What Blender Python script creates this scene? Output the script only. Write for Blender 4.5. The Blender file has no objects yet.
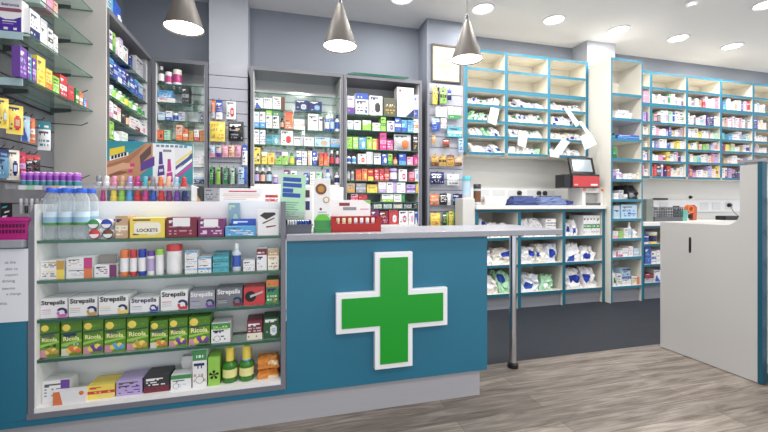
import bpy, math, random
from mathutils import Vector, Matrix
scene = bpy.context.scene
COL = scene.collection
R = math.radians
rnd = random.Random(7)

# ------------------------------------------------------------------ camera
F = 386.0; YAW = R(15.1); HOR = 204.0; CZ = 1.0
cam = bpy.data.cameras.new('camera'); cam_o = bpy.data.objects.new('camera', cam); COL.objects.link(cam_o)
cam.sensor_width = 36.0; cam.lens = F / 768 * 36.0; cam.shift_y = -12.0 / 768; cam.clip_start = 0.05
cam_o.location = (0, 0, CZ); cam_o.rotation_euler = (R(90), 0, -YAW)
scene.camera = cam_o

def P(u, v, X=None, Y=None, Z=None):
    """world point of a photograph position on a known wall, shelf front or floor plane"""
    a = (u - 384) / F; b = (HOR - v) / F
    d = Vector((math.sin(YAW) + a * math.cos(YAW), math.cos(YAW) - a * math.sin(YAW), b))
    t = X / d.x if X is not None else Y / d.y if Y is not None else (Z - CZ) / d.z
    return Vector((d.x * t, d.y * t, CZ + d.z * t))
def XU(u, Y): return P(u, 0, Y=Y).x
def YU(u, X): return P(u, 0, X=X).y

# ------------------------------------------------------------------ colours
def lin(h):
    h = h.lstrip('#'); o = []
    for i in (0, 2, 4):
        c = int(h[i:i+2], 16) / 255
        o.append(c / 12.92 if c <= .04045 else ((c + .055) / 1.055) ** 2.4)
    return (*o, 1.0)
PAL = {k: lin(v) for k, v in dict(
    white='e9e8ea', cream='e8e0cc', grey='8d9098', silver='b9bcc2', charcoal='35363b', black='17171a', navy='1f2a66', blue='2a55b8', cobalt='1d3fae', sky='4aa3dc',
    pale_blue='a9cbe4', teal='1d8d9c', aqua='3fb3c4', green='2f9148', lime='8fce2b', dark_green='1f5a30', yellow='f0d322', gold='c99a2c', orange='e8742a', tan='c9a377',
    brown='6e4426', red='cf2730', maroon='7d1d36', pink='e892b4', magenta='cc2a86', purple='6b3a9e', lilac='b6a0d6', plum='7a2a6a', peach='f0b494', ivory='f1ead6', mint='a8dcb4').items()}
for _k, _c in list(PAL.items()):          # printing inks are a little greyer than pure hues
    _l = .3*_c[0] + .55*_c[1] + .15*_c[2]; PAL[_k] = tuple(x*.84 + _l*.16 for x in _c[:3]) + (1.0,)
def K(c): return PAL[c] if isinstance(c, str) and c in PAL else lin(c) if isinstance(c, str) else c

# ------------------------------------------------------------------ materials
def mat(name, base=None, rough=.5, metal=0, spec=.5, attr=False, emit=None, estr=0, coat=0):
    m = bpy.data.materials.new(name); m.use_nodes = True
    nt = m.node_tree; b = nt.nodes['Principled BSDF']
    if base is not None: b.inputs['Base Color'].default_value = K(base)
    b.inputs['Roughness'].default_value = rough; b.inputs['Metallic'].default_value = metal
    b.inputs['Specular IOR Level'].default_value = spec
    if coat: b.inputs['Coat Weight'].default_value = coat; b.inputs['Coat Roughness'].default_value = .08
    if attr:
        a = nt.nodes.new('ShaderNodeAttribute'); a.attribute_name = 'Col'
        nt.links.new(a.outputs['Color'], b.inputs['Base Color'])
    if emit is not None:
        b.inputs['Emission Color'].default_value = K(emit); b.inputs['Emission Strength'].default_value = estr
    return m
def noise_mat(name, c1, c2, scale=8, rough=.5, stretch=(1, 1, 1), bump=0, detail=4, spec=.5):
    m = mat(name, c1, rough, spec=spec); nt = m.node_tree; b = nt.nodes['Principled BSDF']
    g = nt.nodes.new('ShaderNodeNewGeometry'); mp = nt.nodes.new('ShaderNodeMapping'); mp.inputs['Scale'].default_value = stretch
    n = nt.nodes.new('ShaderNodeTexNoise'); n.inputs['Scale'].default_value = scale; n.inputs['Detail'].default_value = detail
    r = nt.nodes.new('ShaderNodeMix'); r.data_type = 'RGBA'; r.inputs['A'].default_value = K(c1); r.inputs['B'].default_value = K(c2)
    L = nt.links.new
    L(g.outputs['Position'], mp.inputs['Vector']); L(mp.outputs['Vector'], n.inputs['Vector'])
    L(n.outputs['Fac'], r.inputs['Factor']); L(r.outputs['Result'], b.inputs['Base Color'])
    if bump:
        bp = nt.nodes.new('ShaderNodeBump'); bp.inputs['Strength'].default_value = bump; bp.inputs['Distance'].default_value = .002
        L(n.outputs['Fac'], bp.inputs['Height']); L(bp.outputs['Normal'], b.inputs['Normal'])
    return m
def clear_mat(name, tint, gloss=.12, alpha=.9, ior=1.3, clean=False):
    m = bpy.data.materials.new(name); m.use_nodes = True; nt = m.node_tree; nt.nodes.clear(); L = nt.links.new
    out = nt.nodes.new('ShaderNodeOutputMaterial'); tr = nt.nodes.new('ShaderNodeBsdfTransparent'); tr.inputs['Color'].default_value = K(tint)
    pr = nt.nodes.new('ShaderNodeBsdfGlossy' if clean else 'ShaderNodeBsdfPrincipled'); pr.inputs[0].default_value = K(tint); pr.inputs['Roughness'].default_value = .05
    lw = nt.nodes.new('ShaderNodeLayerWeight'); fr = nt.nodes.new('ShaderNodeMath'); fr.operation = 'POWER'; fr.inputs[1].default_value = 5.0 if clean else 3.5; L(lw.outputs['Facing'], fr.inputs[0])
    mx = nt.nodes.new('ShaderNodeMixShader'); ad = nt.nodes.new('ShaderNodeMath'); ad.operation = 'ADD'; ad.inputs[1].default_value = 1 - alpha; ad.use_clamp = True
    L(fr.outputs['Value'], ad.inputs[0]); L(ad.outputs['Value'], mx.inputs['Fac']); L(tr.outputs['BSDF'], mx.inputs[1]); L(pr.outputs['BSDF'], mx.inputs[2])
    L(mx.outputs['Shader'], out.inputs['Surface'])
    return m
def wood_floor():
    m = mat('laminate floor', 'tan', .38); nt = m.node_tree; b = nt.nodes['Principled BSDF']; L = nt.links.new; N = nt.nodes.new
    g = N('ShaderNodeNewGeometry'); sp = N('ShaderNodeSeparateXYZ'); L(g.outputs['Position'], sp.inputs['Vector'])
    br = N('ShaderNodeTexBrick'); br.offset = .37; br.inputs['Scale'].default_value = 1.0
    br.inputs['Brick Width'].default_value = 1.25; br.inputs['Row Height'].default_value = .125
    br.inputs['Mortar Size'].default_value = .0018; br.inputs['Mortar Smooth'].default_value = .4; br.inputs['Bias'].default_value = 0
    br.inputs['Color1'].default_value = lin('aaa198'); br.inputs['Color2'].default_value = lin('8d857d'); br.inputs['Mortar'].default_value = lin('6f665c')
    L(g.outputs['Position'], br.inputs['Vector'])
    mp = N('ShaderNodeMapping'); mp.inputs['Scale'].default_value = (1.1, 9, 1); L(g.outputs['Position'], mp.inputs['Vector'])
    n = N('ShaderNodeTexNoise'); n.inputs['Scale'].default_value = 2.2; n.inputs['Detail'].default_value = 7; n.inputs['Distortion'].default_value = .9; n.inputs['Roughness'].default_value = .62
    L(mp.outputs['Vector'], n.inputs['Vector'])
    rp = N('ShaderNodeValToRGB'); rp.color_ramp.elements[0].position = .33; rp.color_ramp.elements[0].color = lin('857a70'); rp.color_ramp.elements[1].position = .66; rp.color_ramp.elements[1].color = lin('ffffff')
    L(n.outputs['Fac'], rp.inputs['Fac'])
    mx = N('ShaderNodeMix'); mx.data_type = 'RGBA'; mx.blend_type = 'MULTIPLY'; mx.inputs['Factor'].default_value = .8
    L(br.outputs['Color'], mx.inputs['A']); L(rp.outputs['Color'], mx.inputs['B'])
    # fine streaks along the planks
    mp2 = N('ShaderNodeMapping'); mp2.inputs['Scale'].default_value = (2.5, 55, 1); L(g.outputs['Position'], mp2.inputs['Vector'])
    n2 = N('ShaderNodeTexNoise'); n2.inputs['Scale'].default_value = 2.0; n2.inputs['Detail'].default_value = 5; n2.inputs['Distortion'].default_value = .3; L(mp2.outputs['Vector'], n2.inputs['Vector'])
    rp2 = N('ShaderNodeValToRGB'); rp2.color_ramp.elements[0].position = .36; rp2.color_ramp.elements[0].color = lin('a89e95'); rp2.color_ramp.elements[1].position = .6; rp2.color_ramp.elements[1].color = lin('ffffff'); L(n2.outputs['Fac'], rp2.inputs['Fac'])
    mx2 = N('ShaderNodeMix'); mx2.data_type = 'RGBA'; mx2.blend_type = 'MULTIPLY'; mx2.inputs['Factor'].default_value = .5
    L(mx.outputs['Result'], mx2.inputs['A']); L(rp2.outputs['Color'], mx2.inputs['B']); L(mx2.outputs['Result'], b.inputs['Base Color'])
    return m
M = dict(
    card=mat('printed card', attr=True, rough=.45), gloss=mat('glossy plastic', attr=True, rough=.2), paper=mat('paper', attr=True, rough=.8, spec=.2),
    paint=mat('painted board', attr=True, rough=.4), satin=mat('satin laminate', attr=True, rough=.35),
    wall=noise_mat('grey wall paint', '878d98', '838994', 3, .75), wall_light=noise_mat('pale wall paint', 'b2b5be', 'acb0b9', 3, .7),
    ceil=noise_mat('ceiling paint', 'f0efee', 'ecebea', 2, .85), wood=wood_floor(), vinyl=noise_mat('slate vinyl', '23262e', '292c34', 14, .5, spec=.3),
    teal=noise_mat('teal laminate', '247390', '226e8a', 2, .42), slab=noise_mat('grey worktop', '93949d', 'a0a1a9', 40, .3), kick=noise_mat('brushed kick panel', 'b8b7bc', 'b0afb4', 3, .35, (1, 1, 30)),
    chrome=mat('chrome', 'c8c8cc', .16, 1), steel=mat('dark steel', '5a5c62', .4, .6), black=mat('black plastic', 'black', .4), wire=mat('thin wire', '3a3b40', .4, .5),
    glass=clear_mat('shelf glass', 'eef7f3', alpha=.97, ior=1.2, clean=True), rim=mat('green glass edge', '1f5a48', .12, coat=.5), acrylic=clear_mat('clear acrylic', 'f2f2f4', alpha=.86), pet=clear_mat('clear bottle plastic', 'f4f8fa', alpha=.8),
    mirror=mat('mirrored back', 'eceded', .12, .7), shade=mat('pendant shade', '5d5853', .5, spec=.35),
    lamp=mat('lamp diffuser', 'white', emit='fff8ee', estr=9), spot=mat('downlight diffuser', 'white', emit='ffffff', estr=9),
    cross_white=mat('white acrylic', 'f2f2f6', .25), cross_green=mat('green acrylic', '0b9a26', .3), screen=mat('touch screen', '9aa7b0', .12, coat=.6))

# ------------------------------------------------------------------ mesh builder
class MB:
    def __init__(s): s.v = []; s.f = []; s.c = []; s.m = []
    def face(s, pts, col, mi=0):
        b = len(s.v); s.v += [tuple(p) for p in pts]; s.f.append(tuple(range(b, b + len(pts)))); s.c.append(K(col)); s.m.append(mi); return s
    def add(s, vs, fs, col, mi=0):
        b = len(s.v); s.v += [tuple(p) for p in vs]
        for i, f in enumerate(fs):
            s.f.append(tuple(b + k for k in f)); c = col[i] if isinstance(col, list) else col
            s.c.append(K(c)); s.m.append(mi[i] if isinstance(mi, list) else mi)
        return s
    def box(s, x0, x1, y0, y1, z0, z1, col='white', front=None, top=None, mi=0):
        vs = [(x0,y0,z0),(x1,y0,z0),(x1,y1,z0),(x0,y1,z0),(x0,y0,z1),(x1,y0,z1),(x1,y1,z1),(x0,y1,z1)]
        fs = [(0,1,5,4),(1,2,6,5),(2,3,7,6),(3,0,4,7),(4,5,6,7),(3,2,1,0)]
        cs = [front or col, col, col, col, top or col, col]
        return s.add(vs, fs, cs, mi)
    def print_box(s, w, d, h, art, nx, nz, side, top, lean=0):
        """a carton whose front face is a welded grid of printed fields"""
        b = len(s.v)
        for j in range(nz + 1):
            for i in range(nx + 1): s.v.append((-w/2 + w*i/nx, 0, h*j/nz))
        q = lambda i, j: b + j*(nx+1) + i
        for j in range(nz):
            for i in range(nx): s.f.append((q(i,j), q(i+1,j), q(i+1,j+1), q(i,j+1))); s.c.append(K(art(i, j))); s.m.append(0)
        r = len(s.v); s.v += [(-w/2,d,0),(w/2,d,0),(w/2,d,h),(-w/2,d,h)]
        def fc(ix, col): s.f.append(tuple(ix)); s.c.append(K(col)); s.m.append(0)
        fc([q(nx,j) for j in range(nz,-1,-1)][::-1][0:0] or [q(nx,j) for j in range(nz+1)][::-1] + [r+1, r+2], side) if False else fc([r+1, r+2] + [q(nx,j) for j in range(nz,-1,-1)], side)
        fc([q(0,j) for j in range(nz+1)][::1] + [r+3, r], side)
        fc([q(i,nz) for i in range(nx+1)] + [r+2, r+3], top); fc([q(i,0) for i in range(nx,-1,-1)] + [r, r+1], side); fc([r+1, r, r+3, r+2], side)
        return s
    def lathe(s, prof, n=16, col='white', at=(0,0,0), axis='Z', cap=True, mi=0):
        """prof: [(radius, height)]; col: one colour or one per ring"""
        b = len(s.v); ax = Vector(at)
        for r, z in prof:
            for k in range(n):
                a = 2*math.pi*k/n; x, y = r*math.cos(a), r*math.sin(a)
                p = Vector((x, y, z)) if axis == 'Z' else Vector((x, -z, y)) if axis == 'Y' else Vector((z, x, y))
                s.v.append(tuple(ax + p))
        for i in range(len(prof)-1):
            c = col[i] if isinstance(col, list) else col
            for k in range(n):
                s.f.append((b+i*n+k, b+i*n+(k+1)%n, b+(i+1)*n+(k+1)%n, b+(i+1)*n+k)); s.c.append(K(c)); s.m.append(mi)
        if cap:
            c0 = col[0] if isinstance(col, list) else col; c1 = col[-1] if isinstance(col, list) else col
            if prof[0][0] > 1e-5: s.f.append(tuple(b+k for k in range(n-1,-1,-1))); s.c.append(K(c0)); s.m.append(mi)
            if prof[-1][0] > 1e-5: e = b+(len(prof)-1)*n; s.f.append(tuple(e+k for k in range(n))); s.c.append(K(c1)); s.m.append(mi)
        return s
    def tube(s, pts, r=.003, n=8, col='charcoal', mi=0):
        pts = [Vector(p) for p in pts]; b = len(s.v)
        for i, p in enumerate(pts):
            t = (pts[min(i+1, len(pts)-1)] - pts[max(i-1, 0)]).normalized()
            u = t.cross(Vector((0,0,1))); u = u.normalized() if u.length > .05 else Vector((1,0,0)); w = t.cross(u)
            for k in range(n): a = 2*math.pi*k/n; s.v.append(tuple(p + (u*math.cos(a) + w*math.sin(a))*r))
        for i in range(len(pts)-1):
            for k in range(n): s.f.append((b+i*n+k, b+i*n+(k+1)%n, b+(i+1)*n+(k+1)%n, b+(i+1)*n+k)); s.c.append(K(col)); s.m.append(mi)
        for e, o in ((b, -1), (b+(len(pts)-1)*n, 1)): s.f.append(tuple(e+k for k in range(n))[::o]); s.c.append(K(col)); s.m.append(mi)
        return s
    def prism(s, poly, y0, y1, col='white', front=None, plane='XZ', mi=0):
        """extrudes an outline; plane XZ runs along Y, YZ along X, XY along Z"""
        n = len(poly); mp = {'XZ': lambda p, e: (p[0], e, p[1]), 'YZ': lambda p, e: (e, p[0], p[1]), 'XY': lambda p, e: (p[0], p[1], e)}[plane]
        vs = [mp(p, y0) for p in poly] + [mp(p, y1) for p in poly]
        fs = [tuple(range(n)), tuple(range(2*n-1, n-1, -1))] + [(i, n+i, n+(i+1)%n, (i+1)%n) for i in range(n)]
        return s.add(vs, fs, [front or col] + [col]*(n+1), mi)
    def build(s, name, m, parent=None, smooth=False, loc=None, rz=0, bevel=0):
        me = bpy.data.meshes.new(name); me.from_pydata(s.v, [], s.f)
        ms = m if isinstance(m, (list, tuple)) else [m]
        for x in ms: me.materials.append(x)
        me.polygons.foreach_set('material_index', s.m)
        at = me.color_attributes.new('Col', 'FLOAT_COLOR', 'CORNER'); buf = []
        for f, c in zip(s.f, s.c): buf += list(c) * len(f)
        at.data.foreach_set('color', buf)
        if smooth: me.polygons.foreach_set('use_smooth', [True]*len(s.f)); me.update(); me.set_sharp_from_angle(angle=R(38))
        me.update()
        o = bpy.data.objects.new(name, me); COL.objects.link(o)
        if parent is not None: o.parent = parent
        if loc is not None: o.location = loc
        o.rotation_euler.z = rz
        if bevel:
            b = o.modifiers.new('edge', 'BEVEL'); b.width = bevel; b.segments = 2; b.limit_method = 'ANGLE'
        return o
def tag(o, label=None, cat=None, group=None, kind=None):
    for k, x in (('label', label), ('category', cat), ('group', group), ('kind', kind)):
        if x: o[k] = x
    return o
def root(name, loc, label, cat, group=None, rz=0):
    o = bpy.data.objects.new(name, None); COL.objects.link(o); o.location = loc; o.rotation_euler.z = rz; o.empty_display_size = .05
    return tag(o, label, cat, group)
def struct(name, mb, m, bevel=0):
    o = mb.build(name, m, bevel=bevel); o['kind'] = 'structure'; return o
FONT_CACHE = {}
def text_part(parent, txt, x, z, w, y=-.0012, col='black', hmax=None, name='lettering', bold=0, shear=0):
    """lettering laid on the front (-Y side) of a thing, w wide with its lower left corner at x, z"""
    key = (txt, bold, shear)
    if key not in FONT_CACHE:
        cu = bpy.data.curves.new('t', 'FONT'); cu.body = txt; cu.size = 1; cu.offset = bold; cu.shear = shear; cu.resolution_u = 2
        ob = bpy.data.objects.new('t', cu); me = bpy.data.meshes.new_from_object(ob)
        vs = [v.co.copy() for v in me.vertices]; fs = [tuple(p.vertices) for p in me.polygons]
        bpy.data.objects.remove(ob); bpy.data.meshes.remove(me); bpy.data.curves.remove(cu)
        FONT_CACHE[key] = (vs, fs)
    vs, fs = FONT_CACHE[key]
    x0 = min(v.x for v in vs); x1 = max(v.x for v in vs); z0 = min(v.y for v in vs); z1 = max(v.y for v in vs)
    sx = w / (x1 - x0); sz = sx if hmax is None else min(sx, hmax / (z1 - z0))
    m = MB(); m.add([(x + (v.x - x0)*sx, y, z + (v.y - z0)*sz) for v in vs], fs, col)
    return m.build(name, M['card'], parent)

# ------------------------------------------------------------------ labels
ORD = 'first second third fourth fifth sixth seventh eighth ninth tenth eleventh twelfth thirteenth fourteenth fifteenth sixteenth'.split()
NUM = 'zero one two three four five six seven eight nine ten eleven twelve thirteen fourteen fifteen sixteen'.split()
ROWS = []          # (phrase, [(desc, object)])
def say(c): return {'#': 'pale'}.get(c[0], c.replace('_', ' ')) if isinstance(c, str) else 'pale'
def finish_labels():
    by = {}
    for phrase, objs in ROWS:
        for d, o in objs: by.setdefault((d, phrase), []).append(o)
    for (d, phrase), os_ in by.items():
        for i, o in enumerate(os_):
            o['label'] = f'{d}, {phrase}' if len(os_) == 1 else f'{d}, {ORD[i]} of {NUM[len(os_)]} from left, {phrase}'
def label_in_row(o, desc, phrase):
    if ROWS and ROWS[-1][0] == phrase: ROWS[-1][1].append((desc, o))
    else: ROWS.append((phrase, [(desc, o)]))

# ------------------------------------------------------------------ products (all face -Y, base at z=0, centre at x=0, front at y=0)
STY = {'band': 'lower band', 'top': 'top band', 'disc': 'round emblem', 'diag': 'slanting flash', 'half': 'end panel', 'mid': 'middle stripe', 'plain': '', 'text': 'small print'}
def art_of(style, base, acc, seed, ink='#56565f'):
    """printed fields of a package front: accent areas, lines of small print, a dark title and a little mark"""
    r = random.Random(seed); nx, nz = 12, 14
    bits = [[r.random() < .5 for _ in range(nz)] for _ in range(nx)]; tl = r.randint(6, 10); mx, mz = r.randint(1, 9), r.randint(1, 4)
    second = r.choice(['silver', 'grey', 'pale_blue', 'tan', acc, 'white', 'charcoal']); title = r.choice([ink, ink, acc if acc != base else ink, 'navy'])
    if base in ('navy', 'charcoal', 'black', 'purple', 'maroon', 'brown', 'cobalt', 'blue', 'plum', 'dark_green'): ink = 'silver'; title = 'white'
    mark = r.random() < .5
    def lines(i, j, top=11, bot=5):
        if j == top and 0 < i < tl: return title
        if j == top-1 and 0 < i < tl-2 and bits[i][j]: return title
        if bot <= j < top-2 and j % 2 == 0 and 0 < i < tl+1 and bits[i][j]: return second if second != base else ink
        return None
    def f(i, j):
        if mark and mx <= i < mx+2 and mz <= j < mz+2 and style in ('text', 'top', 'mid'): return acc
        if style == 'band': return (base if (j == 2 and bits[i][j] and 0 < i < 8) else acc) if j < 5 else lines(i, j) or base
        if style == 'top': return (base if (j == 11 and bits[i][j] and 0 < i < 10) else acc) if j > 9 else lines(i, j, 8, 2) or base
        if style == 'mid': return (base if (j == 6 and bits[i][j] and 0 < i < 10) else acc) if j in (5, 6, 7) else lines(i, j, 11, 9) or (second if j == 2 and bits[i][j] and i > 0 else base)
        if style == 'half': return acc if i > 7 else lines(i, j, 11, 3) or base
        if style == 'diag': return acc if i + j*.8 < 9 and i > j*.3 else lines(i, j, 12, 10) or base
        if style == 'disc': return (second if (i-7)**2 + ((j-5)*.85)**2 < 2.5 else acc) if (i-7)**2 + ((j-5)*.85)**2 < 9 else lines(i, j, 12, 9) or (ink if j in (2, 4) and bits[i][j] and 0 < i < 4 else base)
        if style == 'text': return acc if j in (2, 4, 7) and bits[i][j] and 0 < i < 11 else lines(i, j, 11, 8) or base
        return base
    return f, nx, nz
def make_box(w, d, h, base, acc, style, seed, name='medicine_box', m='card'):
    f, nx, nz = art_of(style, base, acc, seed)
    return MB().print_box(w, d, h, f, nx, nz, base, base).build(name, M[m])
def make_bottle(w, d, h, body, cap, lab, name='medicine_bottle', n=14):
    q = .16 if name == 'cough_syrup_bottle' else 0
    r = w/2; c = r*.45; y = r
    prof = [(r*.9, 0), (r, .004), (r, h*.16), (r, h*(.56-q)), (r, h*(.64-q)), (c, h*(.76-q)), (c, h*(.8-q))]
    o = MB().lathe(prof, n, [body, body, lab, body, body, body], (0, y, 0)).build(name, M['gloss'], smooth=True)
    MB().lathe([(c*1.25, h*(.78-q)), (c*1.25, h*.985), (c*1.1, h)], n, cap, (0, y, 0)).build('cap', M['gloss'], o, True)
    return o
def make_tub(w, d, h, body, cap, lab, name='pill_tub', n=18):
    r = w/2; y = r
    o = MB().lathe([(r*.95, 0), (r, h*.05), (r, h*.16), (r, h*.68), (r, h*.78)], n, [body, body, lab, body], (0, y, 0)).build(name, M['gloss'], smooth=True)
    MB().lathe([(r*1.03, h*.78), (r*1.03, h*.97), (r*.95, h)], n, cap, (0, y, 0)).build('lid', M['gloss'], o, True)
    return o
def make_bag(w, d, h, base, acc, seed, name='paper_bag', m='paper', tilt=0, amp=.12):
    """a crumpled filled bag: a rounded, dented sack narrowing to a folded top"""
    r = random.Random(seed); mb = MB(); nx, ny, nz = 6, 3, 6
    jit = {}
    def pt(i, j, k):
        if (i, j, k) in jit: return jit[(i, j, k)]
        x, y, z = i/nx - .5, j/ny - .5, k/nz
        nar = 1 - .55*max(0, z-.45)/.55 * (1 if j in (0, ny) else .8)
        wx = 1 - .2*z**2
        b = amp if k else 0
        p = Vector((x*w*wx*.94 + r.uniform(-b, b)*w*.35, y*d*nar*.9 + r.uniform(-b, b)*d*.7, z*h*.94 + (r.uniform(-b, b)*h*.5 if 0 < k else 0)))
        p.z = min(max(p.z, 0), h); p.x = min(max(p.x, -w/2), w/2) + tilt*p.z
        p.y = min(max(p.y, -d/2), d/2) + d/2
        jit[(i, j, k)] = p; return p
    idx = {}; vs = []
    def vi(i, j, k):
        if (i, j, k) not in idx: idx[(i, j, k)] = len(vs); vs.append(pt(i, j, k))
        return idx[(i, j, k)]
    px, pz = r.randint(0, nx-3), r.randint(0, nz-3); fs = []; cs = []
    def q(a, b, c, e, col): fs.append((vi(*a), vi(*b), vi(*c), vi(*e))); cs.append(col)
    for i in range(nx):
        for k in range(nz):
            q((i,0,k),(i+1,0,k),(i+1,0,k+1),(i,0,k+1), acc if px <= i < px+3 and pz <= k < pz+2 else base); q((i+1,ny,k),(i,ny,k),(i,ny,k+1),(i+1,ny,k+1), base)
        for j in range(ny):
            q((i,j,nz),(i+1,j,nz),(i+1,j+1,nz),(i,j+1,nz), base); q((i,j+1,0),(i+1,j+1,0),(i+1,j,0),(i,j,0), base)
    for j in range(ny):
        for k in range(nz):
            q((nx,j,k),(nx,j+1,k),(nx,j+1,k+1),(nx,j,k+1), base); q((0,j+1,k),(0,j,k),(0,j,k+1),(0,j+1,k+1), base)
    return mb.add(vs, fs, cs).build(name, M[m])
def make_pouch(w, d, h, base, acc, style, seed, name='hanging_packet', m='gloss'):
    """a sealed packet: flat crimped ends, a bulging printed belly and a hang hole tab"""
    f, nx, nz = art_of(style, base, acc, seed); mb = MB(); vs = []; fs = []; cs = []
    for side in (0, 1):
        for j in range(nz+1):
            for i in range(nx+1):
                a, b = i/nx, j/nz; bul = (max(0, math.sin(math.pi*a)) ** .6) * (max(0, math.sin(math.pi*min(1, max(0, (b-.08)/.76)))) ** .6)
                y = d/2 + (-1 if side == 0 else 1) * (d/2*bul + .0008)
                vs.append((-w/2 + w*a, y, h*b))
    o = (nx+1)*(nz+1); q = lambda s, i, j: s*o + j*(nx+1) + i
    for j in range(nz):
        for i in range(nx):
            fs.append((q(0,i,j), q(0,i+1,j), q(0,i+1,j+1), q(0,i,j+1))); cs.append(f(i, j))
            fs.append((q(1,i+1,j), q(1,i,j), q(1,i,j+1), q(1,i+1,j+1))); cs.append(base)
    for j in range(nz):
        fs.append((q(1,0,j), q(0,0,j), q(0,0,j+1), q(1,0,j+1))); cs.append(base); fs.append((q(0,nx,j), q(1,nx,j), q(1,nx,j+1), q(0,nx,j+1))); cs.append(base)
    for i in range(nx):
        fs.append((q(0,i,nz), q(0,i+1,nz), q(1,i+1,nz), q(1,i,nz))); cs.append(base); fs.append((q(1,i,0), q(1,i+1,0), q(0,i+1,0), q(0,i,0))); cs.append(base)
    return mb.add(vs, fs, cs).build(name, M[m], smooth=True)
CAT = {'box': ('medicine_box', 'box'), 'bottle': ('medicine_bottle', 'bottle'), 'tub': ('pill_tub', 'tub'), 'bag': ('paper_bag', 'bag'), 'pouch': ('packet', 'packet'), 'hang': ('hanging_packet', 'packet')}
SEED = [100]
def product(kind, w, d, h, cols, name=None):
    """returns (object, description)"""
    SEED[0] += 1; sd = SEED[0]; nm = name or CAT[kind][0]
    if kind == 'box':
        b, a, st = (list(cols) + ['plain'])[:3] if len(cols) > 1 else (cols[0], cols[0], 'plain')
        o = make_box(w, d, h, b, a, st, sd, nm); ds = f'{say(b)} box' + (f' with {say(a)} {STY[st]}' if STY[st] else '')
    elif kind in ('pouch', 'hang'):
        b, a, st = (list(cols) + ['plain'])[:3] if len(cols) > 1 else (cols[0], cols[0], 'plain')
        o = make_pouch(w, d, h, b, a, st, sd, nm); ds = f'{say(b)} packet' + (f' with {say(a)} {STY[st]}' if STY[st] else '')
    elif kind == 'bottle':
        b, c, l = cols; o = make_bottle(w, d, h, b, c, l, nm); ds = f'{say(b)} bottle with {say(c)} cap' + (f' and {say(l)} label' if l != b else '')
    elif kind == 'tub':
        b, c, l = cols; o = make_tub(w, d, h, b, c, l, nm); ds = f'{say(b)} tub with {say(c)} lid' + (f' and {say(l)} label' if l != b else '')
    elif kind == 'bag':
        b, a = cols; o = make_bag(w, d, h, b, a, sd, nm); ds = f'crumpled {say(b)} paper bag' + (f' printed {say(a)}' if a != b else '')
    o['category'] = CAT[kind][1]
    return o, ds
LIMZ = {}          # heights of the shelves above, by group
LIM = {}           # clear width inside a piece of furniture, by group
def row(phrase, group, Y, z, items, depth=.1, X=None):
    """a row of products along a shelf; items: (u0, u1, v_top or height in m if < 1, kind, *colours, {options}); X set: shelf on the wall at the side, facing +X"""
    for it in items:
        it = list(it); opt = it.pop() if isinstance(it[-1], dict) else {}
        u0, u1, vt, kind = it[:4]; cols = it[4:]; zb = z; y = Y + opt.get('dy', 0)
        pl = dict(Y=y) if X is None else dict(X=X - opt.get('dy', 0))
        um = (u0 + u1)/2
        if 'vb' in opt: zb = P(um, opt['vb'], **pl).z
        if 'zb' in opt: zb = z + opt['zb']
        h = vt if vt < 1 else P(um, vt, **pl).z - zb
        a, b = P(u0, 0, **pl), P(u1, 0, **pl); ln = math.hypot(b.x - a.x, b.y - a.y); w = max(.006, ln - .0024); mid = (a + b)/2
        if group in LIM:
            l0, l1 = LIM[group]; ax = 0 if X is None else 1; p0, p1 = max(mid[ax]-w/2, l0), min(mid[ax]+w/2, l1)
            if p1 - p0 > .008: w = p1 - p0; mid[ax] = (p0+p1)/2
        if group in LIMZ: h = min(h, min([q for q in LIMZ[group] if q > z+.02] + [9]) - .0125 - zb)
        d = opt.get('d', depth)
        if kind in ('bottle', 'tub'): d = w
        o, ds = product(kind, w, d, max(h, .006), cols, opt.get('name') or ('toiletry_box' if kind == 'box' and 'toiletries' in (group or '') else 'remedy_box' if kind == 'box' and 'sweets' in (group or '') else None))
        o.location = (mid.x, mid.y, zb + .0006); o.rotation_euler.z = (0 if X is None else R(90)) + R(opt.get('rz', 0))
        tag(o, group=opt.get('group', group)); label_in_row(o, opt.get('desc', ds), opt.get('phrase', phrase))
        if 'cat' in opt: o['category'] = opt['cat']
        if 'text' in opt:
            t = opt['text']; text_part(o, t[0], -w/2 + w*t[1], h*t[2], w*t[3], -.0012, t[4] if len(t) > 4 else 'black', h*.42, bold=.03)
        opt.get('f', lambda *a: None)(o, w, d, h)

# ================================================================== SETTING
CEIL = 2.78; WY = 3.70; WX = -1.246
struct('floor', MB().box(-2.2, 7.2, -.6, 2.15, -.05, 0), M['wood'])
struct('floor_back', MB().box(-2.2, 7.2, 2.15, WY+.1, -.05, 0), M['vinyl'])
struct('ceiling', MB().box(-2.2, 7.2, -2.5, WY+.1, CEIL, CEIL+.08), M['ceil'])
struct('wall_back', MB().box(-1.3, 7.2, WY, WY+.1, 0, CEIL), M['wall'])
struct('wall_left', MB().box(WX-.1, WX, 1.2, WY, 0, CEIL), M['wall'])
struct('wall_left_return', MB().box(WX+.001, -.978, 2.60, 2.612, 0, CEIL-.002), mat('pale return panel', 'bdbab6', .5), .002)
struct('pillar_left', MB().box(-.566, -.261, 3.46, WY, 0, CEIL), M['wall_light'])
struct('pillar_middle', MB().box(1.36, 1.735, 3.46, WY, 0, CEIL), M['wall'])
struct('pillar_right', MB().box(3.225, 3.60, 3.475, WY, 2.50, CEIL), M['wall_light'])
struct('wall_splashback', MB().box(1.745, 3.19, WY-.012, WY, .98, 1.5), mat('white splashback', 'd6d5d0', .4))
struct('wall_splashback_right', MB().box(3.63, 6.8, WY-.012, WY, .8, 1.33), mat('white splashback right', 'dcdbd8', .4))

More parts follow.
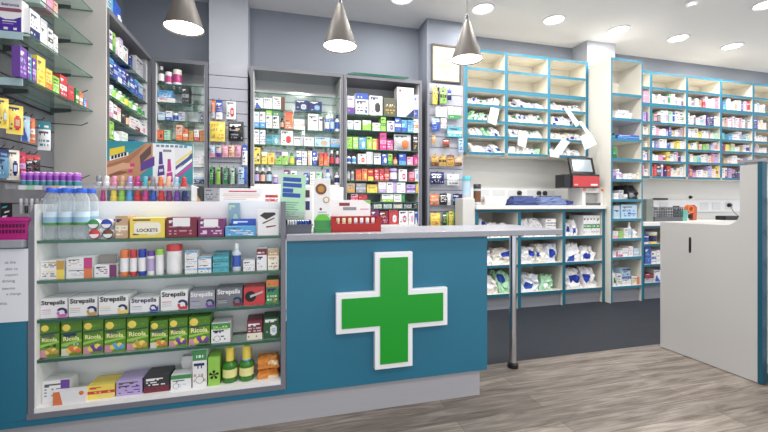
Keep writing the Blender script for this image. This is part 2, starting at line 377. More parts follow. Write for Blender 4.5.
# downlights in the ceiling
lx = [P(483, 8.5, Z=CEIL), P(554, 19.6, Z=CEIL), P(619, 29.5, Z=CEIL), P(678, 38, Z=CEIL), P(732, 46, Z=CEIL), P(402, -2, Z=CEIL), P(767, 4, Z=CEIL)]
names = ['nearest the certificate', 'second along from the certificate', 'above the tall shelf tower', 'over the first stock shelf bay', 'over the second stock shelf bay', 'above the open cabinet, cut by the frame', 'alone over the gondola end']
for p, n in zip(lx, names):
    t = root('ceiling_downlight', (p.x, p.y, CEIL), f'round white ceiling downlight {n}', 'light', 'ceiling downlights')
    MB().lathe([(.085, -.004), (.098, -.012), (.104, -.010), (.106, -.001), (.085, -.001), (.085, -.004)], 28, 'white', cap=False).build('trim_ring', M['satin'], t, True)
    MB().lathe([(.0, -.006), (.085, -.004)], 28, 'white', cap=False).build('diffuser', M['spot'], t)
p = P(592+100, 2, Z=CEIL)
t = root('smoke_detector', (p.x, p.y, CEIL), 'small white smoke detector on the ceiling', 'detector')
MB().lathe([(.05, 0), (.05, -.02), (.03, -.04), (0, -.042)], 20, 'white').build('body', M['satin'], t, True)
MB().lathe([(.052, 0), (.058, -.006), (.05, -.008)], 20, 'white', cap=False).build('mounting_ring', M['satin'], t, True)
def lamp(x, y, z, power, size=.2, col=(1, .97, .93), shape='DISK', rot=None, sy=None):
    l = bpy.data.lights.new('lamp_light', 'AREA'); l.shape = shape; l.size = size; l.energy = power; l.color = col
    if sy: l.size_y = sy
    o = bpy.data.objects.new('lamp_light', l); COL.objects.link(o); o.location = (x, y, z)
    if rot: o.rotation_euler = rot
    return o
for p in lx: lamp(p.x, p.y, CEIL-.016, 6, .16)
for x in (-.4, .3, 1.0, 1.75, 2.5, 3.3): lamp(x, 2.43, CEIL-.016, 12, .16)
for x in (-.5, .3, 1.05, 1.8, 2.6, 3.4, 4.2, 5.0):
    for y in (1.3, -.4): lamp(x, y, CEIL-.016, 6, .16)
for x in (5.2, 6.0): lamp(x, 3.17, CEIL-.016, 6, .16)

# pendants
for (u, v), n in zip(((184, 29), (340, 47), (467, 60)), ('over the glass-shelved display', 'over the leaflets and green cross', 'beside the framed certificate')):
    p = P(u, v, Y=2.3)
    t = root('pendant_lamp', (p.x, p.y, p.z), f'grey cone pendant lamp hanging {n}', 'lamp', 'cone pendants over the counter')
    MB().lathe([(.100, 0), (.098, .012), (.018, .255), (.012, .262), (.0155, .254), (.094, .011), (.100, 0)], 40, 'grey', cap=False).build('lamp_shade', M['shade'], t, True)
    MB().lathe([(0, .005), (.095, .008)], 40, 'white', cap=False).build('diffuser', M['lamp'], t)
    MB().lathe([(.012, .258), (.012, .285), (.006, .30)], 16, 'silver').build('cable_gland', M['steel'], t, True)
    MB().lathe([(.003, .298), (.003, CEIL-p.z-.02)], 8, 'silver').build('cord', M['steel'], t, True)
    MB().lathe([(.04, CEIL-p.z), (.04, CEIL-p.z-.02), (.01, CEIL-p.z-.03)], 20, 'silver').build('ceiling_rose', M['steel'], t, True)
    lamp(p.x, p.y, p.z-.004, 3, .17)

# ================================================================== COUNTER
CT, CB = .863, .832
KY = 1.82
cnt = root('shop_counter', (.55, 1.8, 0), 'teal fronted pharmacy counter with grey worktop', 'counter')
cnt_loc = Matrix.Translation((-.55, -1.8, 0))
def under(parent, mb, name, m, **k):
    o = mb.build(name, m, parent, **k); o.location = -Vector(parent.location); return o
under(cnt, MB().box(.029, 1.042, 1.80, 1.822, .139, CB), 'front_panel', M['teal'])
under(cnt, MB().box(-1.228, .028, 1.80, 1.822, .139, .164), 'lower_panel', M['teal'])
under(cnt, MB().box(-1.228, -.9445, 1.80, 1.822, .1645, CB), 'side_front_panel', M['teal'])
under(cnt, MB().box(1.025, 1.042, 1.822, 2.25, .139, CB), 'end_panel', M['teal'])
under(cnt, MB().box(-1.228, 1.012, 1.825, 1.84, 0, .139), 'kick_panel', M['kick'])
under(cnt, MB().box(.028, 1.49, 1.78, 2.28, CB, CT), 'worktop', M['slab'], bevel=.004)
under(cnt, MB().box(-1.228, -.946, 1.78, 2.02, CB, CT), 'side_worktop', M['slab'], bevel=.004)
leg = MB().lathe([(.030, 0), (.030, .006), (.024, .012), (.021, .05), (.021, CB-.012), (.036, CB-.01), (.036, CB)], 20, 'silver')
lo = leg.build('support_leg', M['chrome'], cnt, True); lo.location = Vector((1.38, 2.08, 0)) - Vector(cnt.location)
fo = MB().lathe([(.033, 0), (.033, .022), (.024, .032)], 20, 'black').build('foot', M['black'], lo, True)
# green cross sign
cr = root('cross_sign', (.527, 1.80, .493), 'green pharmacy cross with white border on teal counter front', 'sign')
def cross(s, a): return [(-a, -s), (a, -s), (a, -a), (s, -a), (s, a), (a, a), (a, s), (-a, s), (-a, a), (-s, a), (-s, -a), (-a, -a)]
MB().prism(cross(.277, .094), -.032, -.001).build('white_border', M['cross_white'], cr, bevel=.003)
MB().prism(cross(.252, .069), -.036, -.032).build('green_face', M['cross_green'], cr)

# ---- product display let into the counter
DX0, DX1, DY0, DY1 = -.915, .004, 1.80, 1.957
SH = [.857, .700, .546, .390, .205]
du = root('display_unit', (-.45, 1.8, 0), 'white display case with four glass shelves built into counter', 'display')
sl = [(1.80, .165), (1.96, .165), (1.96, 1.02), (1.90, 1.02), (1.84, .995), (1.812, .955), (1.80, .90)]
under(du, MB().prism(sl, DX0-.028, DX0-.006, 'grey', plane='YZ'), 'side_panel', mat('grey end panel', '74757f', .4), bevel=.002)
under(du, MB().prism([(1.80, .165), (1.96, .165), (1.96, 1.012), (1.80, 1.012)], DX1, .026, 'grey', plane='YZ'), 'side_panel', bpy.data.materials['grey end panel'], bevel=.002)
under(du, MB().box(DX0-.006, DX0, 1.803, DY1, .2, 1.0, '#efeeec'), 'inner_lining', M['satin'])
under(du, MB().box(DX0-.006, DX1, DY1, DY1+.016, .18, 1.012, '#f0f2f5'), 'back_panel', M['satin'])
under(du, MB().box(DX0-.006, DX1, 1.80, DY1, .185, .205, '#efedec'), 'base_board', M['satin'])
under(du, MB().box(DX0-.028, .026, 1.795, 1.80, .165, .187, 'grey'), 'frame_rail', bpy.data.materials['grey end panel'])
under(du, MB().box(DX0-.006, .026, DY1+.016, 2.27, .2, 1.012, '#e3e3e6'), 'rear_body', M['satin'])
def glass_shelf(parent, x0, x1, y0, y1, z, th=.008, name='glass_shelf'):
    m = MB(); m.box(x0, x1, y0, y1, z-th, z, 'white', mi=[1, 1, 1, 1, 0, 0])
    return under(parent, m, name, [M['glass'], M['rim']])
for z in SH[:4]: glass_shelf(du, DX0, DX1, 1.806, DY1, z, .012)

# ---- items on the top glass shelf
def tray_notch(o, w, d, h):
    MB().box(-w*.28, w*.28, -.004, -.001, h*.55, h*.98, 'white').build('cut_out_card', M['card'], o)
S1 = 'top shelf of front display'; GR = 'sweets and remedies in the front display'
for g_ in (GR, 'lozenge boxes in the display', 'herbal sweet boxes in the display'): LIM[g_] = (DX0+.0015, DX1-.0015)
# water bottles in two ranks
wxs = [P(u, 0, Y=1.84).x for u in (50, 65, 80)]
for rk, yy in enumerate((1.845, 1.915)):
    for k, x in enumerate(wxs):
        xx = x + rk*.003
        o = MB().lathe([(.022, 0), (.027, .006), (.027, .03), (.0255, .034), (.027, .038), (.027, .055), (.0272, .056), (.0272, .115), (.027, .116), (.027, .15), (.0255, .165), (.017, .184), (.0165, .190)], 18, 'white').build('water_bottle', M['pet'], smooth=True)
        o.location = (xx + .004, yy, SH[0]+.0006)
        tag(o, f'clear water bottle with blue cap, {ORD[k]} along {"front" if rk == 0 else "rear"} rank of the wrapped pack', 'bottle', 'water bottles on the display')
        MB().lathe([(.0278, .058), (.0278, .068), (.0278, .09), (.0278, .112)], 18, ['#4f8a3a', '#8fb6cf', '#c9dcea'], cap=False).build('label_wrap', M['card'], o, True)
        MB().lathe([(.0185, .188), (.0185, .204), (.017, .207)], 16, '#2f62d0').build('cap', M['gloss'], o, True)
# round tins
for (u, v, c, n, zz) in ((94.5, 231, 'red', 'lower red and white', 0), (108, 231, 'brown', 'lower brown and white', 0), (93.5, 217, 'green', 'upper green and white', 1), (106.5, 219, 'cobalt', 'upper dark blue and white', 1), (116.5, 217, 'blue', 'pale blue end', 2)):
    r_ = .0205 if zz < 2 else .018
    y0 = 1.82 if zz < 2 else 1.875
    x = XU(u, y0)
    z = SH[0] + r_ + (0 if zz == 0 else .0405 if zz == 1 else .0395)
    if zz == 2: z = SH[0] + .045 + r_
    m = MB().lathe([(r_, -.03), (r_, 0), (r_*.86, .002), (0, .003)], 22, ['white', c, c], axis='Y')
    hf = [(-r_*.84, 0)] + [(r_*.84*math.cos(a), r_*.84*math.sin(a)) for a in [math.pi + i*math.pi/10 for i in range(11)]][1:]
    o = m.build('plaster_tin', M['gloss'], smooth=True); o.location = (x, y0, z)
    tag(o, f'{n} round sweet tin stacked beside the water bottles', 'tin', 'round tins beside the water')
    MB().prism([(r_*.8*math.cos(a), r_*.8*math.sin(a)) for a in [math.pi + i*math.pi/10 for i in range(11)]], -.0045, -.003, 'white').build('lid_label', M['card'], o)
o = MB().box(-.018, .018, 0, .045, 0, .045, 'pale_blue').build('small_carton', M['card']); o.location = (XU(116.5, 1.875), 1.87, SH[0])
tag(o, 'pale carton holding up the blue round tin', 'box', GR)
row(S1, GR, 1.825, SH[0], [
    (115, 128, 216, 'box', 'tan', 'cream', 'mid', {'desc': 'tan lozenge carton with cream oval'}),
    (129.5, 165, 218, 'box', 'yellow', 'ivory', 'disc', {'desc': 'wide yellow lozenge carton with black lettering', 'name': 'lozenge_box', 'text': ('LOCKETS', .2, .3, .6), 'f': lambda o, w, d, h: MB().prism([(-w*.38, h*.28), (-w*.3, h*.2), (w*.3, h*.2), (w*.38, h*.28), (w*.38, h*.68), (w*.3, h*.78), (-w*.3, h*.78), (-w*.38, h*.68)], -.001, -.0004, 'ivory').build('name_plate', M['card'], o)}),
    (166, 197, 217.5, 'box', 'maroon', '#c98aa0', 'text', {'desc': 'open maroon sweet tray with white card', 'f': tray_notch, 'name': 'sweet_tray'}),
    (198, 224, 219, 'box', 'plum', '#e8c3dd', 'text', {'desc': 'open purple sweet tray with white card', 'f': tray_notch, 'name': 'sweet_tray'}),
    (225, 256, 226.5, 'box', 'sky', 'white', 'text', {'desc': 'flat bright blue carton with white lettering', 'd': .05}),
    (231, 256, 219, 'box', 'blue', 'pale_blue', 'mid', {'desc': 'dark blue carton behind the bright blue one', 'dy': .056, 'd': .03}),
    (228, 240, 203, 'box', '#8aa8b8', 'mint', 'disc', {'desc': 'tall dusty blue carton rising behind others', 'dy': .092, 'd': .03}),
    (257.5, 279, 210, 'box', 'white', 'charcoal', 'plain', {'desc': 'white tea carton with dark leaf drawing', 'd': .06, 'f': lambda o, w, d, h: MB().face([(-w*.4, -.0008, h*.78), (-w*.1, -.0008, h*.62), (w*.36, -.0008, h*.82), (w*.3, -.0008, h*.9), (-w*.2, -.0008, h*.9)], 'charcoal').face([(-w*.25, -.0008, h*.45), (w*.3, -.0008, h*.66), (w*.28, -.0008, h*.7), (-w*.28, -.0008, h*.5)], 'brown').face([(-w*.1, -.0008, h*.3), (w*.36, -.0008, h*.36), (w*.36, -.0008, h*.4), (-w*.1, -.0008, h*.36)], 'maroon').build('leaf_print', M['card'], o)}),
], depth=.09)
# ---- second shelf
S2 = 'second shelf of front display'
def flap(o, w, d, h): MB().box(-w*.48, w*.3, d*.4, d*.43, h*.98, h*1.75, '#8f8a86').build('open_lid', M['card'], o)
row(S2, GR, 1.825, SH[1], [
    (39, 64.5, 270, 'box', 'white', 'yellow', 'half', {'desc': 'white box with yellow corner, lower of two'}),
    (39, 64.5, 261, 'box', 'white', 'gold', 'half', {'desc': 'white box with amber corner, upper of two', 'vb': 270}),
    (66, 92.5, 269, 'box', 'white', 'orange', 'half', {'desc': 'white box with orange corner, bottom of stack'}),
    (66, 92.5, 258, 'box', 'white', 'magenta', 'half', {'desc': 'white box with magenta corner, top of stack', 'vb': 268.8}),
    (94, 117, 265, 'box', 'white', 'plum', 'half', {'desc': 'white box with plum corner and raised lid', 'f': flap}),
    (118.5, 128, 250, 'tub', 'orange', 'orange', 'white', {'name': 'tablet_tube', 'desc': 'orange tablet canister with white label'}),
    (128.5, 136.5, 250, 'tub', 'red', 'red', 'white', {'name': 'tablet_tube', 'desc': 'red tablet canister with white label'}),
    (137, 145.5, 249.5, 'tub', 'cobalt', 'cobalt', 'white', {'name': 'tablet_tube', 'desc': 'blue tablet canister with white label'}),
    (146, 154, 251, 'tub', 'white', 'purple', 'lilac'), (154.5, 163, 249.5, 'tub', 'white', 'lime', 'white'),
    (164.5, 181, 245, 'tub', 'white', 'red', 'white', {'desc': 'large white tub with red screw lid'}),
    (184.5, 197.5, 265, 'box', 'white', 'pale_blue', 'mid', {'desc': 'white box with blue stripe, bottom of three'}),
    (184.5, 197.5, 258.3, 'box', 'white', 'pale_blue', 'mid', {'vb': 264.9, 'desc': 'white box with blue stripe, middle of three'}),
    (184.5, 197.5, 251, 'box', 'white', 'sky', 'top', {'vb': 258.1, 'desc': 'white box with sky blue top, uppermost of three'}),
    (198, 211.5, 264, 'box', 'white', 'sky', 'mid', {'desc': 'white box with sky blue stripe, lower of pair'}),
    (198, 211.5, 257, 'box', 'white', 'sky', 'top', {'vb': 263.8, 'desc': 'white box with sky blue top, upper of pair'}),
    (212.5, 229, 262.5, 'box', 'aqua', 'teal', 'mid', {'desc': 'turquoise box with teal stripe, lower of pair'}),
    (212.5, 229, 253, 'box', 'teal', 'aqua', 'mid', {'vb': 262.2, 'desc': 'teal box with turquoise stripe, upper of pair'}),
    (231.5, 241, 243, 'bottle', '#ccd6e2', '#dfe6ea', 'blue', {'desc': 'clear gel bottle with blue label'}),
    (243, 255, 260.5, 'box', 'white', 'grey', 'text'),
    (256.5, 267, 249, 'box', 'white', 'maroon', 'top', {'desc': 'white box with dark red top band'}),
    (267.5, 279, 250, 'box', 'ivory', 'tan', 'top'),
], depth=.1)
# ---- third shelf: lozenge boxes
def swirl(col):
    def f(o, w, d, h):
        m = MB()
        m.face([(w*.12, -.0006, h*.02), (w*.49, -.0006, h*.02), (w*.49, -.0006, h*.5), (w*.4, -.0006, h*.16)], col)
        ring = lambda r0, r1, a0, a1, cx, cz, c, y: m.add([(cx+rr*math.cos(a0+(a1-a0)*i/8), y, cz+rr*math.sin(a0+(a1-a0)*i/8)) for i in range(9) for rr in (r0, r1)], [(2*i, 2*i+1, 2*i+3, 2*i+2) for i in range(8)], c)
        ring(h*.13, h*.25, R(-20), R(150), w*.3, h*.27, 'navy', -.001)
        ring(h*.08, h*.2, R(150), R(330), w*.28, h*.24, col, -.0012)
        m.build('swirl_print', M['card'], o); m = MB()
        for z in (.42, .32, .22): m.face([(-w*.45, -.0007, h*z), (-w*.1, -.0007, h*z), (-w*.1, -.0007, h*(z+.03)), (-w*.45, -.0007, h*(z+.03))], col if z > .4 else 'silver')
        m.build('small_print', M['card'], o)
    return f
S3 = 'third shelf of front display'
st = lambda a, b, v, bc, c, ds, ink='black': (a, b, v, 'box', bc, bc, 'plain', {'name': 'lozenge_box', 'desc': ds, 'text': ('Strepsils', .04, .62, .88, ink), 'f': swirl(c)})
row(S3, 'lozenge boxes in the display', 1.825, SH[2], [
    st(35.5, 67.5, 299, 'white', '#d06ab8', 'white lozenge box with pink swirl'),
    st(68.5, 97.5, 297.5, 'white', 'gold', 'white lozenge box with amber swirl'),
    st(98.5, 128.5, 296, 'white', 'yellow', 'white lozenge box with yellow swirl'),
    st(130, 159, 298.5, 'white', 'cobalt', 'low white lozenge box with blue swirl', 'navy'),
    st(160.5, 188, 290.5, 'white', 'red', 'white lozenge box with red swirl'),
    st(189.5, 215, 291.5, '#9a9ca6', 'purple', 'grey lozenge box with purple swirl', 'white'),
    st(216, 242.5, 288.5, '#70747c', 'maroon', 'dark grey lozenge box with maroon swirl', 'white'),
    (243.5, 265, 287.5, 'box', 'red', 'red', 'plain', {'desc': 'red box with black round emblem', 'f': lambda o, w, d, h: MB().lathe([(h*.3, 0), (h*.3, .001), (0, .0011)], 20, 'black', (-w*.18, 0, h*.5), 'Y').face([(-w*.2, -.0016, h*.42), (w*.42, -.0016, h*.68), (w*.42, -.0016, h*.78), (-w*.2, -.0016, h*.56)], 'silver').build('emblem', M['card'], o)}),
    (266, 279, 280, 'box', 'green', 'orange', 'top', {'desc': 'upright green box with orange top'}),
], depth=.11)
# ---- fourth shelf: herbal sweets
def herb(fruit):
    def f(o, w, d, h):
        m = MB(); r = random.Random(int(w*1e6) + len(fruit))
        m.face([(-w*.5, -.0005, h*.62), (w*.5, -.0005, h*.66), (w*.5, -.0005, h*.72), (-w*.5, -.0005, h*.68)], 'dark_green')
        m.face([(-w*.5, -.0005, h*.28), (w*.5, -.0005, h*.4), (w*.5, -.0005, h*.46), (-w*.5, -.0005, h*.36)], 'lime')
        m.lathe([(w*.2, 0), (w*.16, .0008), (0, .0012)], 14, 'yellow', (-w*.26, 0, h*.82), 'Y')
        for k in range(5):
            a = w*(.13 + .05*r.random()); m.lathe([(a, .0003), (a*.7, .001), (0, .0014)], 12, [fruit, fruit][k % 2] if k % 3 else 'yellow', (w*(-.12 + .11*k), -.0002*k, h*(.15 + .05*(k % 2))), 'Y')
        m.face([(-w*.5, -.0004, .001), (-w*.12, -.0004, .001), (-w*.2, -.0004, h*.22), (-w*.5, -.0004, h*.22)], '#d9d6c8' if fruit == 'orange' else '#c9909c')
        m.build('fruit_print', M['card'], o)
    return f
S4 = 'fourth shelf of front display'
hb = lambda a, b, v, fr, ds: (a, b, v, 'box', '#648f2c', '#4f7d26', 'top', {'name': 'herbal_sweet_box', 'desc': ds, 'text': ('Ricola', .1, .44, .8, '#eef0a8'), 'f': herb(fr)})
row(S4, 'herbal sweet boxes in the display', 1.825, SH[3], [
    hb(35.5, 59.5, 322, 'gold', 'green herbal sweet box with honey, first in line'), hb(61, 82, 321.5, 'orange', 'green herbal sweet box with orange fruit, second in line'),
    hb(82.8, 103.5, 320, 'purple', 'green herbal sweet box with purple flower, third in line'), hb(104.3, 125.8, 319.5, 'sky', 'green herbal sweet box with blue fruit, fourth in line'),
    hb(126.5, 148.5, 318.5, 'gold', 'green herbal sweet box with lemons, fifth in line'), hb(150, 168, 321, 'orange', 'green herbal sweet box with peach, sixth in line'),
    hb(168.8, 187.8, 318.5, 'purple', 'green herbal sweet box with violets, seventh in line'), hb(188.5, 210, 317, 'purple', 'green herbal sweet box with purple blooms, eighth in line'),
    (211, 230.5, 323.5, 'box', 'white', 'green', 'top', {'desc': 'white and green herbal box with round seal', 'f': lambda o, w, d, h: MB().lathe([(w*.17, 0), (w*.15, .0008), (w*.07, .001)], 14, ['dark_green', 'white'], (-w*.2, 0, h*.22), 'Y').build('seal', M['card'], o), 'text': ('Ricola', .1, .66, .8, 'lime')}),
    (246.5, 262.5, 321, 'box', 'maroon', 'cream', 'band', {'desc': 'dark maroon sweet box with cream base'}),
    (263.5, 279.5, 318, 'box', 'dark_green', 'white', 'disc', {'desc': 'dark green sweet box with pale leaf emblem'}),
], depth=.11)
# ---- bottom board
S5 = 'bottom board of front display'
def flower(o, w, d, h):
    m = MB()
    for k in range(5):
        a = k*2*math.pi/5 + .3; m.face([(0, -.001, h*.38), (w*.4*math.cos(a-.35), -.001, h*.38 + w*.4*math.sin(a-.35)), (w*.44*math.cos(a), -.001, h*.38 + w*.44*math.sin(a)), (w*.4*math.cos(a+.35), -.001, h*.38 + w*.4*math.sin(a+.35))], 'black')
    m.build('flower_print', M['card'], o)
row(S5, GR, 1.825, SH[4], [
    (36, 70, 381, 'box', 'white', 'purple', 'half', {'desc': 'white flat box with purple end', 'dy': .012, 'd': .07}),
    (52.5, 85.5, 391, 'box', 'white', 'orange', 'plain', {'desc': 'low white box with orange fade', 'dy': -.019, 'd': .029, 'f': lambda o, w, d, h: MB().face([(-w*.5, -.0005, 0), (-w*.2, -.0005, 0), (-w*.3, -.0005, h), (-w*.5, -.0005, h)], 'orange').build('orange_print', M['card'], o) and MB().lathe([(h*.17, 0), (0, .001)], 12, 'orange', (w*.38, 0, h*.75), 'Y').build('orange_spot', M['card'], o)}),
    (87, 115, 385, 'box', 'yellow', 'red', 'mid', {'desc': 'yellow pastille box with red stripe'}),
    (116, 142.5, 380, 'box', 'lilac', 'purple', 'text', {'desc': 'lilac box with purple small print'}),
    (143.5, 169.5, 376, 'box', 'charcoal', 'maroon', 'band', {'desc': 'black box with maroon base band'}),
    (170.5, 191.5, 375, 'box', 'white', 'green', 'top', {'desc': 'low white and green herbal box with seal', 'd': .06, 'f': lambda o, w, d, h: MB().lathe([(w*.15, 0), (w*.13, .0008), (w*.06, .001)], 14, ['dark_green', 'white'], (-w*.25, 0, h*.25), 'Y').build('seal', M['card'], o)}),
    (192.3, 207, 350, 'box', 'white', 'green', 'top', {'desc': 'tall white and green herbal box with seal', 'f': lambda o, w, d, h: MB().lathe([(w*.3, 0), (w*.26, .0008), (w*.14, .001)], 14, ['dark_green', 'white'], (0, 0, h*.2), 'Y').build('seal', M['card'], o)}),
    (207.8, 220, 357.5, 'box', 'lime', 'yellow', 'plain', {'desc': 'lime and yellow box with black flower', 'f': flower}),
    (221, 237, 350, 'bottle', '#3a7a2c', 'yellow', '#e6e29a', {'name': 'cough_syrup_bottle', 'desc': 'green syrup bottle with yellow label and cap'}),
    (238, 254, 348.5, 'bottle', '#3a7a2c', 'yellow', '#e6e29a', {'name': 'cough_syrup_bottle', 'desc': 'green syrup bottle with blue neck ring', 'f': lambda o, w, d, h: MB().lathe([(w*.27, h*.57), (w*.32, h*.60), (w*.27, h*.63)], 14, 'sky', (0, w/2, 0)).build('neck_ring', M['gloss'], o, True)}),
    (223.5, 237.5, 352, 'bottle', '#3a7a2c', 'yellow', '#e6e29a', {'name': 'cough_syrup_bottle', 'desc': 'green syrup bottle behind the front two, nearer', 'dy': .062, 'd': .05}),
    (241, 254.5, 351, 'bottle', '#3a7a2c', 'yellow', '#e6e29a', {'name': 'cough_syrup_bottle', 'desc': 'green syrup bottle hidden behind blue-ringed one', 'dy': .062, 'd': .05}),
], depth=.1)
for k, (z, ds) in enumerate(((0, 'lower orange sweet bag lying flat'), (.042, 'upper orange sweet bag lying on another'))):
    w = XU(280, 1.83) - XU(256, 1.83) - .004
    o = make_bag(w, .1, .045 if k == 0 else .05, '#d98a3c', '#f0d9b0', 40+k, 'sweet_bag', 'gloss'); o.location = ((XU(280, 1.83) + XU(256, 1.83))/2, 1.83, SH[4] + z*1.08 + .0008)
    o['category'] = 'bag'; tag(o, group=GR); label_in_row(o, ds, S5)
# stack of leaflets behind
for k in range(6):
    w = .045
    o = MB().box(-w/2, w/2, 0, .03, 0, .018, '#e6e4e6', top='white').build('leaflet_bundle', M['paper']); o.location = (XU(187, 1.905) + (.003 if k % 2 else 0), 1.905, SH[4] + .0185*k + .0)
    tag(o, f'small white leaflet bundle, {ORD[k]} up in the stack behind the herbal boxes', 'leaflets', 'leaflet bundles in the display')

# ================================================================== ON THE COUNTER
LG = 1.0126
# clear acrylic two tier rack with nail polishes
rk = root('polish_rack', (-.7, 2.05, 1.012), 'long clear acrylic two tier rack holding nail polish', 'rack')
RX0, RX1 = XU(8, 2.03), XU(192, 2.03)
under(rk, MB().box(RX0, RX1, 2.02, 2.125, 1.071, 1.075), 'upper_tier', M['acrylic'])
under(rk, MB().box(RX0, RX1, 2.012, 2.018, 1.064, 1.083), 'front_lip', M['acrylic'])
under(rk, MB().box(RX0, RX1, 2.127, 2.131, 1.0135, 1.10), 'rear_sheet', M['acrylic'])
under(rk, MB().box(RX1, RX1+.004, 2.012, 2.131, 1.0135, 1.09), 'end_sheet', M['acrylic'])
under(rk, MB().box(RX0, DX0-.035, 2.02, 2.125, .955, .959), 'middle_tier', M['acrylic'])
def polish(x, y, z, c, cap, label, h=.054, w=.028):
    o = MB().lathe([(w*.40, 0), (w*.5, .004), (w*.5, h*.42), (w*.3, h*.52)], 12, c, (0, 0, 0)).build('nail_polish_bottle', M['gloss'], smooth=True); o.location = (x, y, z)
    MB().lathe([(w*.36, h*.5), (w*.40, h*.6), (w*.38, h*.92), (w*.28, h)], 12, cap).build('cap', M['gloss'], o, True)
    tag(o, label, 'nail polish', 'nail polish bottles on the rack')
    o.location.z += .0004
    return o
ucol = ['silver', 'white', 'pink', 'tan', 'lilac', 'magenta', 'aqua', 'grey', 'orange', 'peach', 'pale_blue', 'red']
for k, c in enumerate(ucol):
    u = 99 + k*(184-99)/11; x = XU(u, 2.045)
    polish(x, 2.045, 1.0755, c, c if c != 'silver' else 'grey', f'{say(c)} nail polish bottle, {ORD[k]} from left on rack top tier before the advert board')
    MB().box(-.011, .011, -.018, -.016, -.004, .006, '#ded9da').build('shade_tag', M['card'], bpy.data.objects[-1] if False else COL.objects[-2])
lcol = ['magenta', 'yellow', 'lime', 'sky', 'red', 'magenta', 'blue', 'red', 'plum', 'purple', 'navy']
for k, c in enumerate(lcol):
    u = (103 if k == 0 else 114 + (k-1)*(185-114)/9); x = XU(u, 2.04)
    polish(x, 2.04, LG, c, c, f'{say(c)} nail polish bottle, {ORD[k]} from left along lower tier of the rack', .05, .03 if k else .02)
for r_ in range(2):
    for k in range(9):
        u = 24 + k*6.6 + r_*2; y = 2.04 + r_*.045; x = XU(u, y)
        o = MB().lathe([(.011, 0), (.0125, .004), (.0125, .026), (.009, .031)], 12, ['teal', 'teal', 'lilac']).build('nail_polish_bottle', M['gloss'], smooth=True); o.location = (x, y, 1.0755)
        MB().lathe([(.0105, .029), (.0125, .05), (.011, .062), (.006, .066)], 12, ['#9a4fbf', '#c27ad6', '#dcb0e6']).build('cap', M['gloss'], o, True)
        tag(o, f'teal polish bottle with purple cap, {ORD[k]} from left in {"front" if r_ == 0 else "rear"} line of the rack', 'nail polish', 'purple capped polish bottles')
for k, c in enumerate(['white', 'mint', 'white', 'lilac', 'peach', 'white', 'silver', 'white']):
    u = 22 + k*8; x = XU(u, 2.008); under(rk, MB().box(x-.014, x+.014, 2.0095, 2.0118, 1.062, 1.080, c), 'shade_card', M['card'])
for k in range(5):
    u = 21 + k*5.4; x = XU(u, 2.045)
    o = MB().lathe([(.006, 0), (.007, .03), (.0045, .034)], 10, 'charcoal' if k % 2 else 'silver').build('polish_pen', M['gloss'], smooth=True); o.location = (x, 2.045, .959)
    MB().lathe([(.0055, .034), (.0055, .062), (.004, .065)], 10, 'white' if k % 2 == 0 else 'silver').build('cap', M['gloss'], o, True)
    tag(o, f'silver nail pen, {ORD[k]} from left on the rack middle tier', 'nail pen', 'nail pens on the rack')
for k, c in enumerate(['pink', 'charcoal', 'red', 'tan']):
    u = 18 + k*5; x = XU(u, 2.06)
    o = MB().lathe([(.008, 0), (.008, .028), (.005, .032)], 10, c).build('polish_pot', M['gloss'], smooth=True); o.location = (x, 2.06, CT)
    MB().lathe([(.0055, .03), (.0055, .055), (.004, .058)], 10, 'silver').build('cap', M['gloss'], o, True)
    tag(o, f'small {say(c)} polish pot with silver cap under the rack behind pink basket', 'nail polish', 'polish pots under the rack')
# little stand under the rack at the side so the pots and pens have the counter below
under(rk, MB().box(RX0, DX0-.035, 2.0205, 2.125, CT-.004, CT-.001), 'foot_plate', M['acrylic'])
# advert board with the hand and bottles
bx0, bx1 = XU(107, 2.14), XU(193, 2.14); bw = bx1-bx0; bz0 = 1.015; bz1 = P(150, 142, Y=2.14).z; bh = bz1-bz0
ad = root('advert_board', ((bx0+bx1)/2, 2.14, bz0), 'nail colour advert board with hand photo behind polishes', 'board')
def bd(pts, c, y): return [((a-.5)*bw, y, b*bh) for a, b in pts], c
m = MB().box(-bw/2, bw/2, 0, .008, 0, bh, 'white', front='#2f8f9c')
m.build('panel', M['card'], ad)
m = MB()
m.face(*bd([(.0, .0), (.30, .0), (.52, .35), (.52, 1), (.98, 1), (.98, .62), (.78, .2), (.7, 0), (.98, 0), (1, 0), (1, .1), (.74, .1), (.80, .3), (1, .8), (1, 1), (.52, 1)][:4] + [(.52, 1), (.45, .93), (0, .80)], '#3a97a4', -.0004))
m.face(*bd([(.52, 0), (.78, 0), (.78, .98), (.52, .98)], '#eef0f2', -.0006)); m.face(*bd([(.78, .98), (.78, .45), (.99, .86), (.99, .95)], '#e4e6ea', -.0007))
m.face(*bd([(.0, .16), (.26, .2), (.36, .42), (.52, .62), (.52, .98), (.44, .98), (.27, .80), (.0, .66)], '#c08a68', -.0008))
m.face(*bd([(.0, .54), (.18, .64), (.29, .62), (.30, .55), (.16, .52), (.0, .42)], '#d9a886', -.0012)); m.face(*bd([(.0, .36), (.2, .45), (.3, .42), (.29, .35), (.14, .34), (.0, .27)], '#d3a07c', -.0012)); m.face(*bd([(.0, .42), (.14, .50), (.24, .49), (.2, .46), (.0, .38)], '#8e5c44', -.0011))
m.face(*bd([(.0, .60), (.2, .70), (.34, .86), (.44, .96), (.36, .8), (.24, .64), (.0, .56)], '#a8724f', -.0011))
for a, b in ((.26, .60), (.255, .38), (.24, .5)): m.face(*bd([(a, b-.03), (a+.05, b-.02), (a+.05, b+.03), (a, b+.03)], '#d03a70', -.0016))
m.face(*bd([(.38, .62), (.5, .8), (.5, .95), (.37, .76)], '#5a4a44', -.0016))
